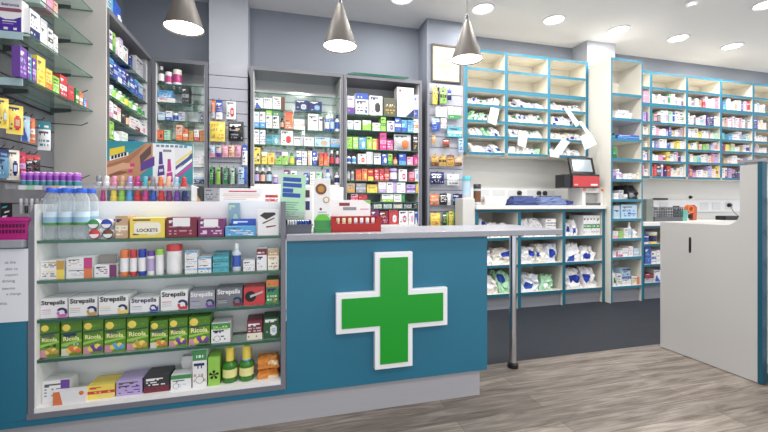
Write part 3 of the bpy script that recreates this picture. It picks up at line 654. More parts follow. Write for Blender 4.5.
m.face(*bd([(.38, .5), (.54, .6), (.54, .76), (.38, .64)], '#5b3a8e', -.002)); m.face(*bd([(.3, .18), (.5, .36), (.5, .42), (.3, .26)], '#b0306c', -.002)); m.face(*bd([(.36, .14), (.52, .3), (.52, .38), (.36, .22)], '#e9d050', -.0022))
m.face(*bd([(.03, .74), (.2, .82), (.2, .92), (.03, .86)], '#ecd23a', -.0016)); m.face(*bd([(.03, .66), (.24, .76), (.24, .82), (.03, .74)], '#f2f2f0', -.0018))
for k in range(5): m.face(*bd([(.05+k*.036, .69+k*.015), (.075+k*.036, .70+k*.015), (.075+k*.036, .755+k*.015), (.05+k*.036, .745+k*.015)], 'black', -.0022))
for k in range(7): m.face(*bd([(.56+k*.055, .92), (.60+k*.055, .92), (.60+k*.055, .96), (.56+k*.055, .96)], '#6b8ea8', -.0012))
m.face(*bd([(.64, .84), (.74, .84), (.74, .88), (.64, .88)], '#8a8f98', -.0012))
for (a, b, c) in ((.575, .42, '#4e3a86'), (.675, .3, '#c03c8e')):
    m.face(*bd([(a, b), (a+.085, b+.03), (a+.075, b+.2), (a+.01, b+.18)], c, -.0014)); m.face(*bd([(a+.015, b+.2), (a+.065, b+.21), (a+.055, b+.42), (a+.02, b+.42)], c, -.0014)); m.face(*bd([(a+.02, b+.07), (a+.07, b+.085), (a+.065, b+.13), (a+.02, b+.12)], '#d9c9e6', -.0018))
for k, c in enumerate(('#e9d98a', '#4b4a8c', '#eef0f2', '#cf3a98', '#3a97a4')): m.face(*bd([(.79, .62-k*.085), (.99, .84-k*.075), (.99, .89-k*.075), (.79, .68-k*.085)], c, -.0012))
m.build('print', M['card'], ad)
# white notice and small red packet on the ledge
p0, p1 = XU(220.5, 2.0), XU(263, 2.0); w = p1-p0
o = MB().box(-w/2, w/2, 0, .003, 0, .064, 'white').build('notice_card', M['paper']); o.location = ((p0+p1)/2, 1.985, LG)
for z, c, a, b in ((.046, 'red', .2, .85), (.034, 'peach', .08, .92), (.026, 'silver', .06, .94), (.018, 'peach', .1, .9), (.009, 'silver', .08, .6)):
    MB().box(-w/2+w*a, -w/2+w*b, -.0008, -.0001, z, z+.0055 if z > .04 else z+.003, c).build('printed_line', M['paper'], o)
tag(o, 'white landscape notice card with red heading on the display ledge', 'notice')
row('on ledge beside notice card', 'packets on the ledge', 2.0, LG, [(265, 278, 195, 'box', 'red', 'white', 'mid', {'desc': 'small red box with white stripe'})], .04)
row('on ledge behind the polish rack end', 'packets on the ledge', 2.15, LG, [(193, 203, 186, 'box', 'charcoal', 'gold', 'diag', {'d': .05, 'desc': 'dark box with gold flash'}), (204, 219, 188, 'box', 'grey', 'charcoal', 'text', {'d': .05, 'desc': 'grey box with dark print'})])
# grey basket of leaflets
bk = root('leaflet_basket', (XU(299.5, 1.9), 1.83, CT), 'small grey plastic basket of booklets on counter corner', 'basket')
w0, w1 = .095, .105
x0b, x1b = XU(284.5, 1.80) - bk.location.x, XU(313, 1.80) - bk.location.x
h_ = .058
def wallbox(mb, x0, x1, y0, y1, z0, z1, t, c):
    mb.box(x0, x1, y0, y0+t, z0, z1, c); mb.box(x0, x1, y1-t, y1, z0, z1, c); mb.box(x0, x0+t, y0+t, y1-t, z0, z1, c); mb.box(x1-t, x1, y0+t, y1-t, z0, z1, c); mb.box(x0+t, x1-t, y0+t, y1-t, z0, z0+t, c); return mb
bc = '#585c66'
MB().prism([(x0b+.006, 0), (x1b-.006, 0), (x1b-.002, h_*.62), (x0b+.002, h_*.62)], 0, .003, bc).prism([(x0b+.006, 0), (x1b-.006, 0), (x1b, h_), (x0b, h_)], .12, .123, bc).box(x0b+.004, x0b+.007, .003, .12, 0, h_, bc).box(x1b-.007, x1b-.004, .003, .12, 0, h_, bc).box(x0b+.007, x1b-.007, .003, .12, 0, .004, bc).build('body', M['gloss'], bk)
MB().box(x0b-.004, x1b+.004, -.004, .004, h_*.62, h_*.72, bc).box(x0b-.004, x0b+.003, .004, .12, h_*.62, h_*.72, bc).box(x1b-.003, x1b+.004, .004, .12, h_*.62, h_*.72, bc).box(x0b-.004, x1b+.004, .12, .128, h_*.62, h_, bc).build('rim', M['gloss'], bk)
n = 9
for k in range(n):
    c = ['#dcdde2', '#c9ccd4', '#dfe2e8', '#c2c6d0', '#2a4a9c', '#2c55b0', '#254590', '#3a62b4', '#2a4a9c'][k]
    xx = x0b + .012 + (x1b-x0b-.024)*(k+.5)/n
    o = MB().box(-.0035, .0035, .0, .1, 0, h_*.92, c, top='white').build('booklet', M['card']); o.location = (bk.location.x + xx, 1.842, CT+.005)
    tag(o, f'{"pale grey" if k < 4 else "blue"} booklet standing in the grey basket, {ORD[k]} from left', 'booklet', 'booklets in the grey basket')
# green leaflet
def sheet(name, u0, v0, u1, v1, Y, lean, c, label, cat, zbase=None, th=.002):
    a, b = XU(u0, Y), XU(u1, Y); zb = P((u0+u1)/2, v1, Y=Y).z if zbase is None else zbase; h = P((u0+u1)/2, v0, Y=Y).z - zb
    o = MB().box(-(b-a)/2, (b-a)/2, 0, th, 0, h, c).build(name, M['card']); o.location = ((a+b)/2, Y, zb); o.rotation_euler.x = R(-lean)
    tag(o, label, cat); return o, b-a, h
hold = root('leaflet_holder', (XU(292, 1.97)+.012, 1.962, CT), 'clear acrylic leaflet holder standing behind the grey basket', 'holder')
hw = .105
MB().box(-hw/2, hw/2, .0, .003, 0, .10).box(-hw/2, hw/2, .03, .033, 0, .17).box(-hw/2, hw/2, .0, .06, -.0, .003).build('holder_body', M['acrylic'], hold)
o, w, h = sheet('leaflet', 279, 174, 304, 214, 1.971, 4, 'mint', 'pale green leaflet with blue heading blocks in clear holder', 'leaflet', CT+.055); o.rotation_euler.y = R(3)
for k, (z, a) in enumerate(((.84, .86), (.72, .9), (.6, .5), (.5, .86))): MB().box(-w*.42, -w*.42+w*.84*a, -.0008, -.0001, h*z, h*(z+.09), '#2b4fa0').build('heading_block', M['card'], o)
for k in range(7): MB().box(-w*.4, w*(.25 - .08*(k % 3)), -.0008, -.0001, h*(.38-.05*k), h*(.395-.05*k), '#5e9a80').build('printed_line', M['card'], o)
o, w, h = sheet('leaflet', 304.8, 187, 312, 215, 1.985, 4, 'white', 'white leaflet with navy block beside pale green one', 'leaflet', CT+.035)
MB().box(-w*.4, w*.2, -.0008, -.0001, h*.72, h*.92, '#4a3040').box(-w*.4, w*.2, -.0008, -.0001, h*.38, h*.62, 'navy').build('printed_block', M['card'], o)
hd2 = root('leaflet_block', (XU(309, 1.985), 1.9845, CT), 'small clear foot holding the white leaflet', 'holder')
MB().box(-.012, .012, -.0, .018, 0, .035).build('block', M['acrylic'], hd2)
# free standing card with brown bowl picture and green base
bw_ = XU(331, 1.86) - XU(314.5, 1.86)
cd = root('counter_display', ((XU(331, 1.86) + XU(314.5, 1.86))/2, 1.86, CT), 'tall white card display with round brown photo and green base', 'display')
hc = P(322, 178, Y=1.86).z - CT
MB().box(-bw_/2, bw_/2, .02, .024, 0, hc, 'white').build('back_card', M['card'], cd)
MB().box(-bw_/2, bw_/2, 0, .06, 0, .022, 'lime', front='green').box(-bw_/2, bw_/2, .012, .0199, .022, .06, 'green').build('green_tray', M['card'], cd)
MB().lathe([(bw_*.34, 0), (bw_*.34, .001), (bw_*.2, .0014), (0, .002)], 24, ['brown', '#7d4b22', '#b98a4a'], (-bw_*.08, .0199, hc*.8), 'Y').build('bowl_photo', M['card'], cd)
MB().lathe([(bw_*.2, 0), (bw_*.2, .001), (bw_*.13, .0012), (0, .0013)], 20, ['gold', 'gold', 'white'], (bw_*.24, .0198, hc*.6), 'Y').build('gold_ring', M['card'], cd)
MB().lathe([(bw_*.08, 0), (0, .001)], 12, 'maroon', (-bw_*.1, .0198, hc*.43), 'Y').box(-bw_*.25, bw_*.25, .019, .0199, hc*.36, hc*.385, 'silver').box(-bw_*.3, bw_*.4, .019, .0199, hc*.31, hc*.34, 'silver').build('small_print', M['card'], cd)
MB().prism([(bw_*.45*math.cos(a), .058 + .03*math.sin(a)) for a in [i*math.pi/12 for i in range(13)]], .0115, .0195, '#66c13a').build('green_arch', M['card'], cd)
# red tray of lip balms
rx0, rx1 = XU(331.5, 1.86), XU(381, 1.86); rw = rx1-rx0
rt = root('lip_balm_tray', ((rx0+rx1)/2, 1.86, CT), 'red counter tray with white header card and tubes', 'tray')
MB().prism([(-rw/2, 0), (rw/2, 0), (rw/2, .072), (rw*.42, .072), (rw*.38, .042), (-rw*.38, .042), (-rw*.44, .072), (-rw/2, .072)], 0, .003, '#a8201c').box(-rw/2, rw/2, .08, .083, 0, .075, '#a8201c').box(-rw/2, -rw/2+.003, .003, .08, 0, .072, '#a8201c').box(rw/2-.003, rw/2, .003, .08, 0, .072, '#a8201c').box(-rw/2, rw/2, .003, .08, 0, .003, '#a8201c').build('tray_body', M['card'], rt)
hz1 = P(352, 200, Y=1.94).z - CT
MB().box(-rw*.46, rw*.36, .084, .088, .0, hz1, '#f0eeee').box(-rw*.3, -rw*.08, .0832, .0839, hz1-.03, hz1-.014, '#8c3a44').box(-rw*.22, rw*.06, .0832, .0839, hz1-.052, hz1-.036, 'grey').box(rw*.14, rw*.32, .0832, .0839, hz1-.05, hz1-.044, 'pink').prism([(rw*.2, hz1-.001), (rw*.36, hz1-.022), (rw*.36, hz1-.001)], .0832, .0839, '#8fc06a').build('header_card', M['card'], rt)
for k in range(7):
    c = ['ivory', 'ivory', 'cream', 'pale_blue', 'pale_blue', 'white', 'ivory'][k]
    x = -rw*.36 + rw*.72*k/6
    o = MB().lathe([(.0085, 0), (.0085, .04), (.0075, .042)], 12, [c, 'tan' if k < 3 else 'blue']).build('lip_balm_tube', M['gloss'], smooth=True); o.location = (rt.location.x + x, 1.885, CT+.004)
    MB().lathe([(.0088, .042), (.0088, .06), (.007, .064)], 12, 'white' if k > 2 else '#d8cfae').build('cap', M['gloss'], o, True)
    tag(o, f'{say(c)} lip balm tube in the red counter tray, {ORD[k]} from left', 'lip balm', 'lip balms in the red tray')
# pink basket and notice at the side
pb = root('pink_basket', (-1.02, 1.80, CT), 'magenta plastic basket with cut-out slots on the counter end', 'basket')
pz = P(15, 218, Y=1.80).z - CT; pl, pr = XU(-12, 1.80)+1.02, XU(29.5, 1.80)+1.02-.004
pm = MB(); wallbox(pm, pl, pr, 0, .14, 0, pz*.98, .003, '#b01878'); pm.build('body', M['gloss'], pb)
MB().box(pl-.004, pr+.004, -.005, .004, pz*.88, pz, '#c2268a').box(pl-.004, pl+.004, .004, .136, pz*.88, pz, '#c2268a').box(pr-.004, pr+.004, .004, .136, pz*.88, pz, '#c2268a').box(pl-.004, pr+.004, .136, .145, pz*.88, pz, '#c2268a').build('rim', M['gloss'], pb)
for r_ in range(2):
    for k in range(10):
        MB().box(-.004, .004, -.0006, -.0001, 0, pz*.16, '#5a0c3c').build('slot', M['gloss'], pb, loc=(pl+.014+k*(pr-pl-.028)/9, 0, pz*(.3+.26*r_)))
pa = XU(-14, 1.797), XU(28, 1.797)
za, zb_ = P(14, 249, Y=1.797).z, P(14, 322, Y=1.797).z; pw = pa[1]-pa[0]
o = MB().box(-pw/2, pw/2, 0, .0015, 0, za-zb_, '#e6e7ee').build('paper_notice', M['paper']); o.location = ((pa[0]+pa[1])/2, 1.7975, zb_); tag(o, 'white paper notice with small grey text taped to the teal front', 'notice')
for k, (s_, xe) in enumerate((('at the', 16), ('able to', 18), ('support', 18), ('driving', 15), ('stances', 15), ('e charge', 21), ('this', 7))):
    xr = XU(xe, 1.797) - o.location.x; wl = len(s_)*.0058
    text_part(o, s_, xr-wl, (za-zb_)*(.80 - .088*k - (.03 if k == 6 else 0)), wl, -.0006, '#6a6f80')
# black swatch card with false nails at the end
o = MB().box(-.02, .02, 0, .004, 0, .14, 'black').build('nail_swatch_card', M['card']); o.location = (XU(7.5, 2.0), 1.99, CT+.0); tag(o, 'black card of white false nails behind pink basket', 'card')
for k in range(6): MB().prism([(-.010, 0), (.006, .004), (.01, .012), (-.006, .008)], -.002, -.0001, 'white' if k else 'aqua').build('false_nail', M['gloss'], o, loc=((.004 if k % 2 else -.004), 0, .118-.02*k))

# ================================================================== LEFT WALL
ls = root('slat_wall', (WX+.01, 2.3, 0), 'dark grey slatted wall panel with shelf brackets', 'slat wall')
sm = MB()
for k in range(27): sm.box(WX+.001, WX+.012, 1.3, 2.599, .1*k+.006, .1*k+.1, '#66686e')
sm.box(WX+.0005, WX+.004, 1.3, 2.599, 0, 2.7, '#3c3e45')
under(ls, sm, 'slats', M['satin'])
LZ = [1.539, 1.736, 1.927, 2.119]
for z in LZ:
    t = root('wall_shelf', (-1.14, 2.3, z), {LZ[0]: 'lowest glass wall shelf holding yellow and red cards', LZ[1]: 'glass wall shelf carrying the purple vitamin box', LZ[2]: 'glass wall shelf above the white cartons', LZ[3]: 'topmost glass wall shelf near the ceiling'}[z], 'shelf', 'glass shelves on the slat wall')
    glass_shelf(t, WX+.0125, -1.045, 2.0, 2.598, z, .006)
    for y in (2.16, 2.54):
        under(t, MB().prism([(WX+.0205, z-.045), (WX+.0205, z-.007), (-1.13, z-.007), (-1.13, z-.022), (WX+.03, z-.035)], y, y+.008, '#7a7c82'), 'bracket', M['steel'])
    under(t, MB().box(WX+.0125, WX+.02, 2.02, 2.58, z-.036, z-.031, '#3a3c42'), 'support_rail', M['steel'])
    under(t, MB().box(WX+.02, -1.062, 1.996, 1.999, z-.034, z-.002, '#a9c4c9'), 'ticket_strip', M['gloss'])
# vitamin box facing the shop
GL = 'goods on the glass wall shelves'
bz = LZ[1]+.0006; X0, X1 = XU(-6, 2.03), XU(22, 2.03); w = X1-X0
o = make_box(w, .045, .15, 'white', 'white', 'plain', 1, 'vitamin_box'); o.location = ((X0+X1)/2, 2.03, bz)
tag(o, 'large purple and white effervescent vitamin box on glass wall shelf', 'box', GL)
pu = '#4a2a9a'
MB().prism([(-w*.46, .004), (w*.47, .004), (w*.47, .075), (w*.2, .062), (-w*.1, .06), (-w*.46, .075)], -.0012, -.0003, pu).build('purple_print', M['card'], o)
MB().prism([(-w*.3+.03*math.cos(a) if math.cos(a) < 0 else w*.38+.012*math.cos(a), .102+.008*math.sin(a)) for a in [i*math.pi/8 for i in range(16)]], -.0012, -.0003, '#8c4a62').build('oval_badge', M['card'], o)
text_part(o, 'berocca', -w*.22, .118, w*.62, -.0014, '#5a4a9e', bold=.02); MB().box(-w*.2, w*.3, -.002, -.0013, .05, .054, 'white').box(-w*.2, w*.2, -.002, -.0013, .04, .043, 'lilac').box(-w*.15, -.0*w, -.002, -.0013, .016, .026, 'white').box(w*.2, w*.32, -.002, -.0013, .016, .026, 'white').build('small_print', M['card'], o)
def side_row(phrase, z, items, X=-1.06, depth=.1, group=GL): row(phrase, group, None, z, items, depth, X=X) if False else row2(phrase, group, X, z, items, depth)
def row2(phrase, group, X, z, items, depth):
    its = []
    for it in items:
        it = list(it); its.append(tuple(it))
    row(phrase, group, 0, z, its, depth, X=X)
row2('glass wall shelf beside vitamin box', GL, -1.06, LZ[1], [
    (30, 40, .125, 'box', 'white', 'navy', 'band', {'d': .04}), (40.5, 47.5, .12, 'box', 'white', 'silver', 'top', {'d': .04}), (48, 53, .1, 'box', 'white', 'charcoal', 'mid', {'d': .04}), (53.5, 58, .09, 'box', 'white', 'grey', 'text', {'d': .04})], .04)
row2('lowest glass wall shelf', GL, -1.06, LZ[0], [
    (20, 27, .13, 'box', 'purple', 'lilac', 'text', {'d': .03}), (27.5, 32, .12, 'box', 'purple', 'teal', 'half', {'d': .03}), (32.5, 36.5, .11, 'box', 'purple', 'lilac', 'mid', {'d': .03}),
    (37, 45.5, .135, 'box', 'yellow', 'gold', 'text', {'d': .03}), (46, 52.5, .10, 'box', 'yellow', 'orange', 'band', {'d': .03}), (53, 59.5, .085, 'box', 'lime', 'white', 'text', {'d': .03}),
    (60, 67, .11, 'box', 'red', 'white', 'mid', {'d': .03}), (67.5, 74, .08, 'box', 'red', 'maroon', 'text', {'d': .03}), (76, 79, .085, 'box', 'green', 'cream', 'mid', {'d': .03}), (79.5, 83, .08, 'box', 'orange', 'white', 'mid', {'d': .03}), (84, 87.5, .055, 'box', 'sky', 'red', 'half', {'d': .03})], .03)
row2('second highest glass wall shelf', GL, -1.07, LZ[2], [(40, 46, .1, 'box', 'white', 'pink', 'mid', {'d': .06}), (46.5, 53, .11, 'box', 'pink', 'cream', 'top', {'d': .06}), (53.5, 58, .07, 'box', 'peach', 'white', 'band', {'d': .06})], .06)
def hang_on(parent, x, y, z, dx, dy, name='hook'):
    """a thin steel hook from the wall panel to the packet"""
    return under(parent, MB().tube([(x, y, z), (x+dx*.9, y+dy*.9, z-.002), (x+dx, y+dy, z+.012)], .0022, 6), name, M['wire'])
HG = 'packets hanging on the slat wall'
def wall_hang(u0, u1, v0, v1, cols, desc, rz=42, X=-1.13, kind='hang', d=.016, phrase='hanging on slat wall above pink basket'):
    um = (u0+u1)/2; a = P(um, v0, X=X); b = P(um, v1, X=X); h = a.z-b.z; t = (a-Vector((0,0,CZ))).to_2d() if False else a.y
    wpx = u1-u0; w = wpx/F*(a.y*math.cos(YAW)+a.x*math.sin(YAW))*.98
    o, _ = product(kind, w, d, h, cols); o.location = (a.x, a.y, b.z); o.rotation_euler.z = R(rz); tag(o, group=HG); label_in_row(o, desc, phrase)
    hang_on(ls, WX+.012, a.y+.0, a.z+.006, (X-WX-.01), 0)
wall_hang(0, 8, 98, 128, ('yellow', 'gold', 'disc'), 'yellow pastille bag cut by frame', d=.02)
wall_hang(9, 22, 105, 134, ('yellow', 'red', 'disc'), 'bright yellow pastille bag with red emblem', d=.02, X=-1.12)
wall_hang(22.5, 29.5, 116, 141, ('pale_blue', 'blue', 'diag'), 'pale blue toothbrush packet with blue flash')
wall_hang(30, 35, 118, 143, ('orange', 'white', 'mid'), 'slim orange packet with white stripe')
wall_hang(39, 49, 121, 150, ('white', 'teal', 'top'), 'white packet with teal top', rz=20)
ph2 = 'slat wall beneath the toothbrushes'
wall_hang(0, 8, 149, 178, ('#5f8fae', 'navy', 'top'), 'dusty blue gel insole packet', phrase=ph2)
wall_hang(9, 18.5, 150, 180, ('cream', 'navy', 'disc'), 'cream packet with navy round emblem', phrase=ph2)
wall_hang(19, 25.5, 152, 178, ('#c2304e', 'lilac', 'mid'), 'crimson packet with lilac stripe', phrase=ph2)
wall_hang(27, 33, 155, 173, ('charcoal', 'red', 'top'), 'black packet with red top, nearer', phrase=ph2)
wall_hang(34, 40, 155, 171, ('charcoal', 'red', 'top'), 'black packet with red top, farther', phrase=ph2)
for (z, y) in ((1.44, 2.5), (1.15, 2.52), (1.13, 2.45), (1.62, 2.5)): under(ls, MB().tube([(WX+.012, y, z), (-1.06, y, z-.004), (-1.03, y, z+.012)], .0025, 6), 'hook', M['wire'])

# ---- tall cabinet along the left wall, facing +X
CTOP = 2.155
lc = root('tall_cabinet', (-1.1, 3.0, 0), 'tall grey framed glass shelf cabinet along the side wall', 'cabinet')
LX = -.976
under(lc, MB().box(WX+.002, WX+.014, 2.6125, 3.398, 0, CTOP-.02, '#d5d5d3'), 'back_panel', M['satin'])
under(lc, MB().box(WX+.014, LX, 2.6125, 2.622, 0, CTOP, '#c9c9ca'), 'side_panel', M['satin'])
under(lc, MB().box(WX+.014, LX, 3.384, 3.398, 0, CTOP, '#dcdcdc'), 'side_panel', M['satin'])
under(lc, MB().box(WX+.002, LX+.004, 2.6125, 3.40, CTOP-.03, CTOP, '#75757b'), 'top_board', M['satin'])
under(lc, MB().box(LX-.02, LX+.004, 2.6125, 2.624, 0, CTOP-.03, '#63646b'), 'front_post', M['satin'])
under(lc, MB().box(LX-.02, LX+.004, 3.382, 3.40, 0, CTOP-.03, '#63646b'), 'front_post', M['satin'])
LS = [1.947, 1.784, 1.664, 1.532, 1.40, 1.25]
for z in LS: glass_shelf(lc, WX+.014, LX-.022, 2.6225, 3.384, z, .008)
GC = 'toiletries in the tall side cabinet'; CXF = -1.005; LIM[GC] = (2.627, 3.380)
def fill(u0, u1, n): return [(u0 + (u1-u0)*k/n, u0 + (u1-u0)*(k+1)/n) for k in range(n)]
row2('on top of tall side cabinet', GC, CXF, CTOP, [(107.5, 113, .12, 'box', 'pale_blue', 'aqua', 'half', {'d': .12}), (113.5, 124, .2, 'bag', 'blue', 'white', {'d': .14, 'desc': 'bulging blue and white bag'})], .12)
row2('top tall cabinet shelf', GC, CXF, LS[0], [(109.5, 112.5, .12, 'box', 'white', 'purple', 'mid'), (113, 115.5, .125, 'box', 'lime', 'green', 'band'), (116, 119, .11, 'box', 'white', 'pink', 'diag'), (119.5, 123, .135, 'box', 'white', 'lilac', 'top'), (123.5, 128, .11, 'box', 'white', 'tan', 'disc'), (129, 132.5, .09, 'box', 'navy', 'blue', 'mid'), (136, 146, .13, 'box', 'silver', 'grey', 'half')], .12)
row2('second tall cabinet shelf', GC, CXF, LS[1], [(a, b, .115 - .004*(k % 3), 'box', ['navy', 'cobalt', 'blue', 'cobalt', 'navy', 'blue', 'cobalt', 'pale_blue', 'grey'][k], ['sky', 'pale_blue', 'white', 'white', 'aqua', 'white', 'sky', 'blue', 'silver'][k], ['top', 'mid', 'band', 'text', 'disc', 'mid', 'top', 'band', 'text'][k]) for k, (a, b) in enumerate(fill(109.5, 147, 9))], .12)
row2('third tall cabinet shelf', GC, CXF, LS[2], [(a, b, .085, 'bottle', ['white', 'mint', 'lime', 'cream', 'lime', 'mint', 'green', 'lime', 'silver'][k], ['charcoal', 'white', 'green', 'white', 'green', 'dark_green', 'green', 'white', 'grey'][k], ['silver', 'lime', 'white', 'lime', 'yellow', 'lime', 'white', 'green', 'green'][k]) for k, (a, b) in enumerate(fill(109.5, 147, 9))], .1)
row2('fourth tall cabinet shelf', GC, CXF, LS[3], [(109.5, 113, .10, 'box', 'white', 'pink', 'band'), (113.5, 117, .095, 'box', 'white', 'maroon', 'mid'), (117.5, 121, .09, 'box', 'cream', 'pink', 'top'), (122, 126, .07, 'box', 'charcoal', 'black', 'text'), (127, 130.5, .085, 'tub', 'charcoal', 'black', 'peach'), (131, 135, .08, 'box', 'white', 'red', 'text'), (135.5, 140, .085, 'box', 'white', 'maroon', 'band'), (141, 146, .08, 'box', 'white', 'pink', 'disc')], .1)
row2('fifth tall cabinet shelf', GC, CXF, LS[4], [(109.5, 114, .11, 'box', 'lime', 'green', 'disc'), (115, 121, .07, 'bag', 'white', 'pale_blue', {'d': .08}), (122, 128, .08, 'box', 'white', 'mint', 'mid'), (135, 141, .06, 'box', 'blue', 'sky', 'mid'), (141.5, 147, .06, 'box', 'sky', 'blue', 'text')], .1)

# ================================================================== BACK WALL CABINETS
BY = 3.40
def cabinet(name, label, x0, x1, zb, shelves, fcol='#6a6b73', frame_top=True, back='mirror'):
    c = root(name, ((x0+x1)/2, BY, zb), label, 'cabinet')
    under(c, MB().box(x0, x0+.022, BY, WY-.002, zb, CTOP, fcol), 'side_panel', M['satin']); under(c, MB().box(x1-.022, x1, BY, WY-.002, zb, CTOP, fcol), 'side_panel', M['satin'])
    under(c, MB().box(x0+.022, x1-.022, BY, WY-.002, CTOP-.03, CTOP, fcol), 'top_board', M['satin'])
    under(c, MB().box(x0+.022, x1-.022, WY-.014, WY-.002, zb, CTOP-.03, '#b4b6bb'), 'back_panel', M[back])
    under(c, MB().box(x0+.022, x0+.028, BY+.02, WY-.014, zb, CTOP-.03, '#dcdcda'), 'side_lining', M['satin']); under(c, MB().box(x1-.028, x1-.022, BY+.02, WY-.014, zb, CTOP-.03, '#dcdcda'), 'side_lining', M['satin'])
    under(c, MB().box(x0+.022, x1-.022, BY+.02, WY-.014, zb, zb+.02, '#d8d8d6'), 'base_board', M['satin'])
    for z in shelves: glass_shelf(c, x0+.029, x1-.029, BY+.02, WY-.016, z, .008)
    return c
A0, A1 = XU(152, BY), -.568
B0, B1 = XU(250.5, BY), XU(343.5, BY)
C0, C1 = XU(344, BY), XU(422, BY)
zA = [P(180, v, Y=BY).z for v in (84, 102.5, 120.5, 140)] + [1.30, 1.17]
cabinet('narrow_cabinet', 'narrow mirrored cabinet between side cabinet and pale pillar', A0, A1, .9, zA)
zB = [1.944, 1.81, 1.645, 1.505, 1.338]
cabinet('wide_cabinet', 'wide mirrored glass shelf cabinet above white drawers', B0, B1, 1.15, zB)
zC = [1.812, 1.67, 1.497, 1.364, 1.213, 1.103, 1.02, .96]
cabinet('open_cabinet', 'open grey cabinet crowded with toiletries, glass slabs on top', C0, C1, .79, zC, back='satin')
bb = root('drawer_base', ((B0+B1)/2, BY, 0), 'white drawer base under the wide mirrored cabinet', 'drawers')
under(bb, MB().box(B0, B1, BY, WY-.003, 0, 1.148, '#e8e8ea'), 'carcass', M['satin'])
for z in (.1, .45, .8): under(bb, MB().box(B0+.004, B1-.004, BY-.016, BY-.0005, z, z+.34, '#ececee'), 'drawer', M['satin'])
ab = root('cupboard_base', ((A0+A1)/2, BY, 0), 'white cupboard base below the narrow mirrored cabinet', 'cupboard')
under(ab, MB().box(A0, A1, BY, WY-.003, 0, .898, '#dcdcde'), 'carcass', M['satin']); under(ab, MB().box(A0+.004, A1-.004, BY-.016, BY-.0005, .05, .88, '#e2e2e4'), 'door', M['satin'])
cb_ = root('plinth_cupboard', ((C0+C1)/2, BY, 0), 'grey plinth under the open crowded cabinet', 'cupboard')
under(cb_, MB().box(C0, C1, BY, WY-.003, 0, .788, '#9a9ba0'), 'carcass', M['satin']); under(cb_, MB().box(C0+.004, C1-.004, BY-.016, BY-.0005, .05, .77, '#a2a3a8'), 'door', M['satin'])
g0 = XU(351, BY); g1 = XU(407, BY)
for k in range(3):
    o = MB().box(-(g1-g0)/2, (g1-g0)/2, 0, .2, 0, .009, 'white', mi=[1, 1, 1, 1, 0, 0]).build('spare_glass_shelf', [M['glass'], M['rim']]); o.location = ((g0+g1)/2 - .03 + .025*k, BY-.01+.012*k, CTOP + .0095*k)
    tag(o, f'spare green edged glass slab on cabinet top, {["lowest", "middle", "topmost"][k]} of three', 'glass', 'spare glass slabs')
GA = 'goods in the narrow mirrored cabinet'; GB = 'medicines in the wide mirrored cabinet'; GO = 'toiletries in the open cabinet'
FY = BY + .028
LIMZ[GA] = zA + [CTOP-.03]; LIMZ[GB] = zB + [CTOP-.03]; LIMZ[GO] = zC + [CTOP-.03]; LIM[GA] = (A0+.0295, A1-.0295); LIM[GB] = (B0+.0295, B1-.0295); LIM[GO] = (C0+.0295, C1-.0295)
ph = lambda n, c: f"{n} shelf of {c} cabinet"
row(ph('top', 'narrow'), GA, FY, zA[0], [(157.5, 164, 65.5, 'bottle', 'charcoal', 'silver', 'white', {'desc': 'black dropper bottle with white label'}), (164.5, 171.5, 71.5, 'tub', 'white', 'white', 'magenta'), (172, 181, 69, 'tub', 'white', 'cream', 'magenta', {'desc': 'larger white tub with magenta label'})], .06)
row(ph('second', 'narrow'), GA, FY, zA[1], [(157.5, 175, 98, 'box', 'white', 'red', 'text', {'desc': 'flat white box under a blue one'}), (158, 172, 90.5, 'box', 'sky', 'white', 'text', {'vb': 97.9, 'desc': 'bright blue box on a white one'}), (182, 189, 82, 'box', 'charcoal', 'grey', 'mid', {'h': 1})], .1)
row(ph('third', 'narrow'), GA, FY, zA[2], [(158, 165, 112, 'box', 'pale_blue', 'white', 'mid'), (165.5, 172, 111, 'box', 'white', 'blue', 'band'), (172.5, 178, 113, 'tub', 'pale_blue', 'white', 'blue'), (178.5, 185, 112, 'box', 'silver', 'blue', 'text'), (198, 205, 111.5, 'box', 'grey', 'charcoal', 'disc')], .08)
row(ph('fourth', 'narrow'), GA, FY, zA[3], [(157, 163.5, 130, 'box', 'orange', 'red', 'disc'), (164, 170, 130, 'box', 'mint', 'teal', 'text'), (176, 182.5, 125, 'box', 'peach', 'orange', 'band'), (183, 188, 129, 'box', 'orange', 'white', 'mid'), (188.5, 193.5, 131, 'box', 'gold', 'red', 'text'), (194, 199, 130, 'box', 'white', 'red', 'band'), (199.5, 205, 130, 'box', 'orange', 'green', 'text')], .08)
row(ph('fifth', 'narrow'), GA, FY, zA[4], [(190, 205, .05, 'box', 'white', 'silver', 'mid', {'desc': 'wide white box with silver stripe'}), (190, 204, .04, 'box', 'white', 'grey', 'text', {'zb': .051, 'desc': 'white box lying on a wide white one'})], .12)
row(ph('lowest', 'narrow'), GA, FY, zA[5], [(190, 205, .03, 'box', 'navy', 'white', 'text', {'desc': 'flat navy box'}), (190.5, 205, .05, 'box', 'white', 'pale_blue', 'band', {'zb': .031, 'desc': 'white box lying on flat navy box'})], .12)
row(ph('second', 'wide'), GB, FY, zB[1], [(254.5, 263, 98, 'box', 'white', 'blue', 'diag'), (263.5, 272, 98, 'box', 'white', 'silver', 'text'), (272.5, 285, 97, 'box', 'white', 'brown', 'half', {'desc': 'white box with brown photo end'}), (295.5, 308.5, 100.5, 'box', 'navy', 'pale_blue', 'disc'), (309, 322, 101.5, 'box', 'navy', 'sky', 'disc')], .09)
